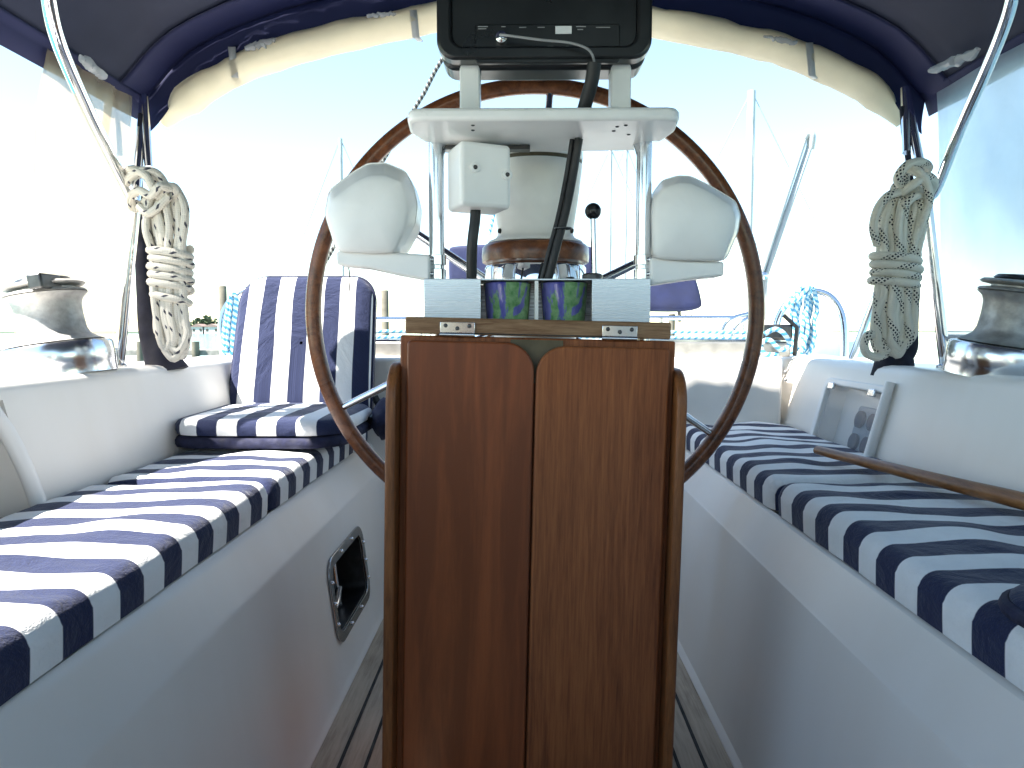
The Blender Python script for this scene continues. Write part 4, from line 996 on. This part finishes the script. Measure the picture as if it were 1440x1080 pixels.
def sailboat(px, d, top, label, boom=True, w=0.06, hull_w=2.6, shroud=True, hullc='hull_white'):
    b = at(px, 470, d); b.z = SEA
    t = thing('moored_sailboat', label, 'sailboat', b, 'sailboats moored beyond the stern')
    h = [(-4.2, 0.9), (-3.9, 0.0), (3.2, 0.0), (5.2, 1.15), (-4.2, 0.95)]
    def fn(u, v):
        y = -4.2 + 9.2 * u; wdt = 1.35 * math.sqrt(max(0, 1 - max(0, (u - 0.35) / 0.65) ** 2.2)) * (0.75 + 0.25 * min(1, u / 0.35))
        a = (v - 0.5) * math.pi; z = 0.95 + 0.25 * u - (math.cos(a) ** 0.6) * (1.15 + 0.2 * u)
        return b + Vector((y * 0.92, wdt * math.sin(a) , z))
    mb = MB().grid(fn, 24, 16)
    dk = [fn(u / 24, 0) for u in range(25)] + [fn(u / 24, 1) for u in reversed(range(25))]
    mb.add(dk, [tuple(range(50))]); mb.build('hull', hullc, t, smooth=60)
    MB().box(b.x - 1.4, b.x + 1.6, b.y - 0.7, b.y + 0.7, b.z + 1.0, b.z + 1.5).build('cabin', hullc, t, bevel=0.15)
    tp_ = at(px, top, d); mx = b.x + 0.4
    MB().tube([(mx, b.y, b.z + 1), (mx, b.y, tp_.z)], w, 10).build('mast', 'mast_white', t)
    if boom:
        MB().tube([(mx, b.y, b.z + 2.3), (mx - 3.2, b.y, b.z + 2.3)], [0.22, 0.14], 12).build('sail_cover', 'blue_canvas', t)
    if shroud:
        for q, (dx, dy) in enumerate(((-4.4, 0), (4.6, 0), (0.1, 1.2), (0.1, -1.2))):
            MB().tube([(mx, b.y, tp_.z), (mx + dx, b.y + dy, b.z + 1)], 0.012 * d / 22, 5).build('stay', 'wire_grey', t)
    return t
sailboat(1033, 26, 128, 'distant sailboat with tall white mast right of the wheel', w=0.14, boom=False)
sailboat(845, 38, 208, 'distant sailboat whose mast shows between compass and right guard tube', w=0.10, boom=False)
sailboat(868, 44, 205, 'farther sailboat with thin mast close beside the right guard tube', w=0.10, boom=False)
sailboat(473, 40, 195, 'distant sailboat with thin mast left of the left instrument pod', w=0.11, boom=False)
# dock
dk = thing('wooden_dock', 'low grey wooden dock on piles across the water behind stern', 'dock', (0, 30, SEA))
MB().box(-24, 3.2, 29, 31, SEA + 0.55, SEA + 0.75).build('deck', 'grey_wood', dk)
for x in [-24 + 2.2 * k for k in range(13)]:
    MB().tube([(x, 28.9, SEA - 1), (x, 28.9, SEA + 1.1)], 0.15, 10).build('pile', 'pile_wood', dk)
for (px_, d, top, w) in ((313, 24, 402, 0.125), (541, 24, 408, 0.125), (905, 27, 438, 0.13), (945, 30, 441, 0.13), (760, 26, 430, 0.13)):
    p = at(px_, top, d); lab = {313: 'tall grey mooring pile left of the folding seat', 541: 'tall grey mooring pile right of the folding seat', 905: 'short mooring pile below the blue grill cover', 945: 'short mooring pile seen just right of the cup holder', 760: 'mooring pile standing behind the tumblers'}[px_]
    o = MB().tube([(p.x, d, SEA - 1), (p.x, d, p.z - 0.03), (p.x, d, p.z)], [w, w, w * .8], 14).build('mooring_pile', 'pile_wood', None, origin=(p.x, d, SEA)); tag(o, lab, 'pile', 'mooring piles in the harbour')
# far shore: land, trees, houses
def shore(x0, x1, y, h, seed):
    mb = MB(); n = 60
    for i in range(n):
        pass
    def fn(u, v):
        x = x0 + (x1 - x0) * u; e = min(u, 1 - u) * 8
        return Vector((x, y + 60 * v, SEA - 0.2 + min(1, e) * h * math.sin(math.pi * v) * (0.7 + 0.5 * nz(x * 0.02, seed))))
    mb.grid(fn, 80, 6); return struct(mb.build('far_shore', 'foliage', None))
shore(-420, -40, 380, 1.8, 2); shore(-30, 700, 900, 2.2, 7)
def tree(x, y, h, w, label, grp, rnd):
    t = thing('shore_tree', label, 'tree', (x, y, SEA + 1), grp); mb = MB()
    for k in range(120):
        a = rnd.uniform(0, 6.283); r_ = math.sqrt(rnd.random()) * w; z = h * (0.25 + 0.75 * rnd.random() ** 0.8); r_ *= math.sqrt(max(0.05, 1 - ((z / h - 0.55) / 0.5) ** 2))
        c = Vector((x + r_ * math.cos(a), y + r_ * math.sin(a), SEA + 1 + z)); s = rnd.uniform(0.35, 0.8) * w * 0.4
        d1 = Vector((rnd.uniform(-1, 1), rnd.uniform(-1, 1), rnd.uniform(-.6, .6))).normalized() * s; d2 = Vector((rnd.uniform(-1, 1), rnd.uniform(-1, 1), rnd.uniform(-1, 1))).normalized() * s
        mb.add([c + d1, c + d2, c - d1 * .8, c - d2 * .9], [(0, 1, 2, 3)])
    mb.build('crown', 'foliage', t, smooth=0, fix=False); MB().tube([(x, y, SEA), (x, y, SEA + 1 + h * .7)], [0.5, 0.2], 8).build('trunk', 'pile_wood', t)
rnd = random.Random(11)
for i, (u, hh) in enumerate(((272, 5.0), (281, 7.0), (289, 6.0), (297, 8.0), (305, 5.0), (258, 6), (324, 6))):
    p = at(u, 455, 385); tree(p.x, 385 + rnd.uniform(-4, 4), hh, hh * 0.6, 'small green tree in the far shore row left of the folding seat', 'trees on the far shore', rnd)
for i, (u, wd_) in enumerate(((282, 7), (302, 9))):
    p = at(u, 455, 372); t = thing('waterfront_house', ('low pale waterfront house in front of the far trees, left one', 'wider pale waterfront house beside the tall mooring pile')[i], 'house', (p.x, 372, SEA))
    MB().box(p.x - wd_ / 2, p.x + wd_ / 2, 368, 376, SEA, SEA + 3.4).build('wall', 'house_wall', t)
    MB().prism([(p.x - wd_ / 2 - .4, 367.5, SEA + 3.4), (p.x + wd_ / 2 + .4, 367.5, SEA + 3.4), (p.x, 367.5, SEA + 5)], (0, 9, 0)).build('roof', 'house_roof', t)
    for k in (-1, 1):
        MB().box(p.x + k * wd_ * .25 - .6, p.x + k * wd_ * .25 + .6, 367.9, 368.1, SEA + 1.2, SEA + 2.5).build('window', 'window_dark', t)

# ------------------------------------------------------------------ light
SUN_AZ = 27.0       # degrees the sun stands forward (towards the viewer) of the left beam
SUN_EL = 55.3
to_sun = Vector((-math.cos(R(SUN_AZ)) * math.cos(R(SUN_EL)), -math.sin(R(SUN_AZ)) * math.cos(R(SUN_EL)), math.sin(R(SUN_EL))))
ld = bpy.data.lights.new('sun', 'SUN'); ld.energy = 5.0; ld.angle = R(0.5); ld.color = (1.0, 0.95, 0.88)
lo = bpy.data.objects.new('sun', ld); COL.objects.link(lo); lo.rotation_euler = (-to_sun).to_track_quat('-Z', 'Y').to_euler(); lo.location = to_sun * 20
w = bpy.data.worlds.new('World'); sc.world = w; w.use_nodes = True
nt = w.node_tree; bg = nt.nodes['Background']; sky = nt.nodes.new('ShaderNodeTexSky'); sky.sky_type = 'NISHITA'; sky.sun_disc = False
sky.sun_elevation = R(SUN_EL); sky.sun_rotation = math.atan2(to_sun.x, to_sun.y); sky.air_density = 1.0; sky.dust_density = 0.0; sky.ozone_density = 1.0
tint = nt.nodes.new('ShaderNodeMix'); tint.data_type = 'RGBA'; tint.blend_type = 'MULTIPLY'; tint.inputs[0].default_value = 1; tint.inputs[7].default_value = (0.94, 0.93, 0.83, 1)
nt.links.new(sky.outputs[0], tint.inputs[6]); nt.links.new(tint.outputs[2], bg.inputs[0]); bg.inputs[1].default_value = 0.10
sc.view_settings.view_transform = 'Standard'; sc.view_settings.look = 'None'; sc.view_settings.gamma = 1; sc.view_settings.exposure = 2.25
sc.cycles.max_bounces = 8; sc.cycles.transparent_max_bounces = 12
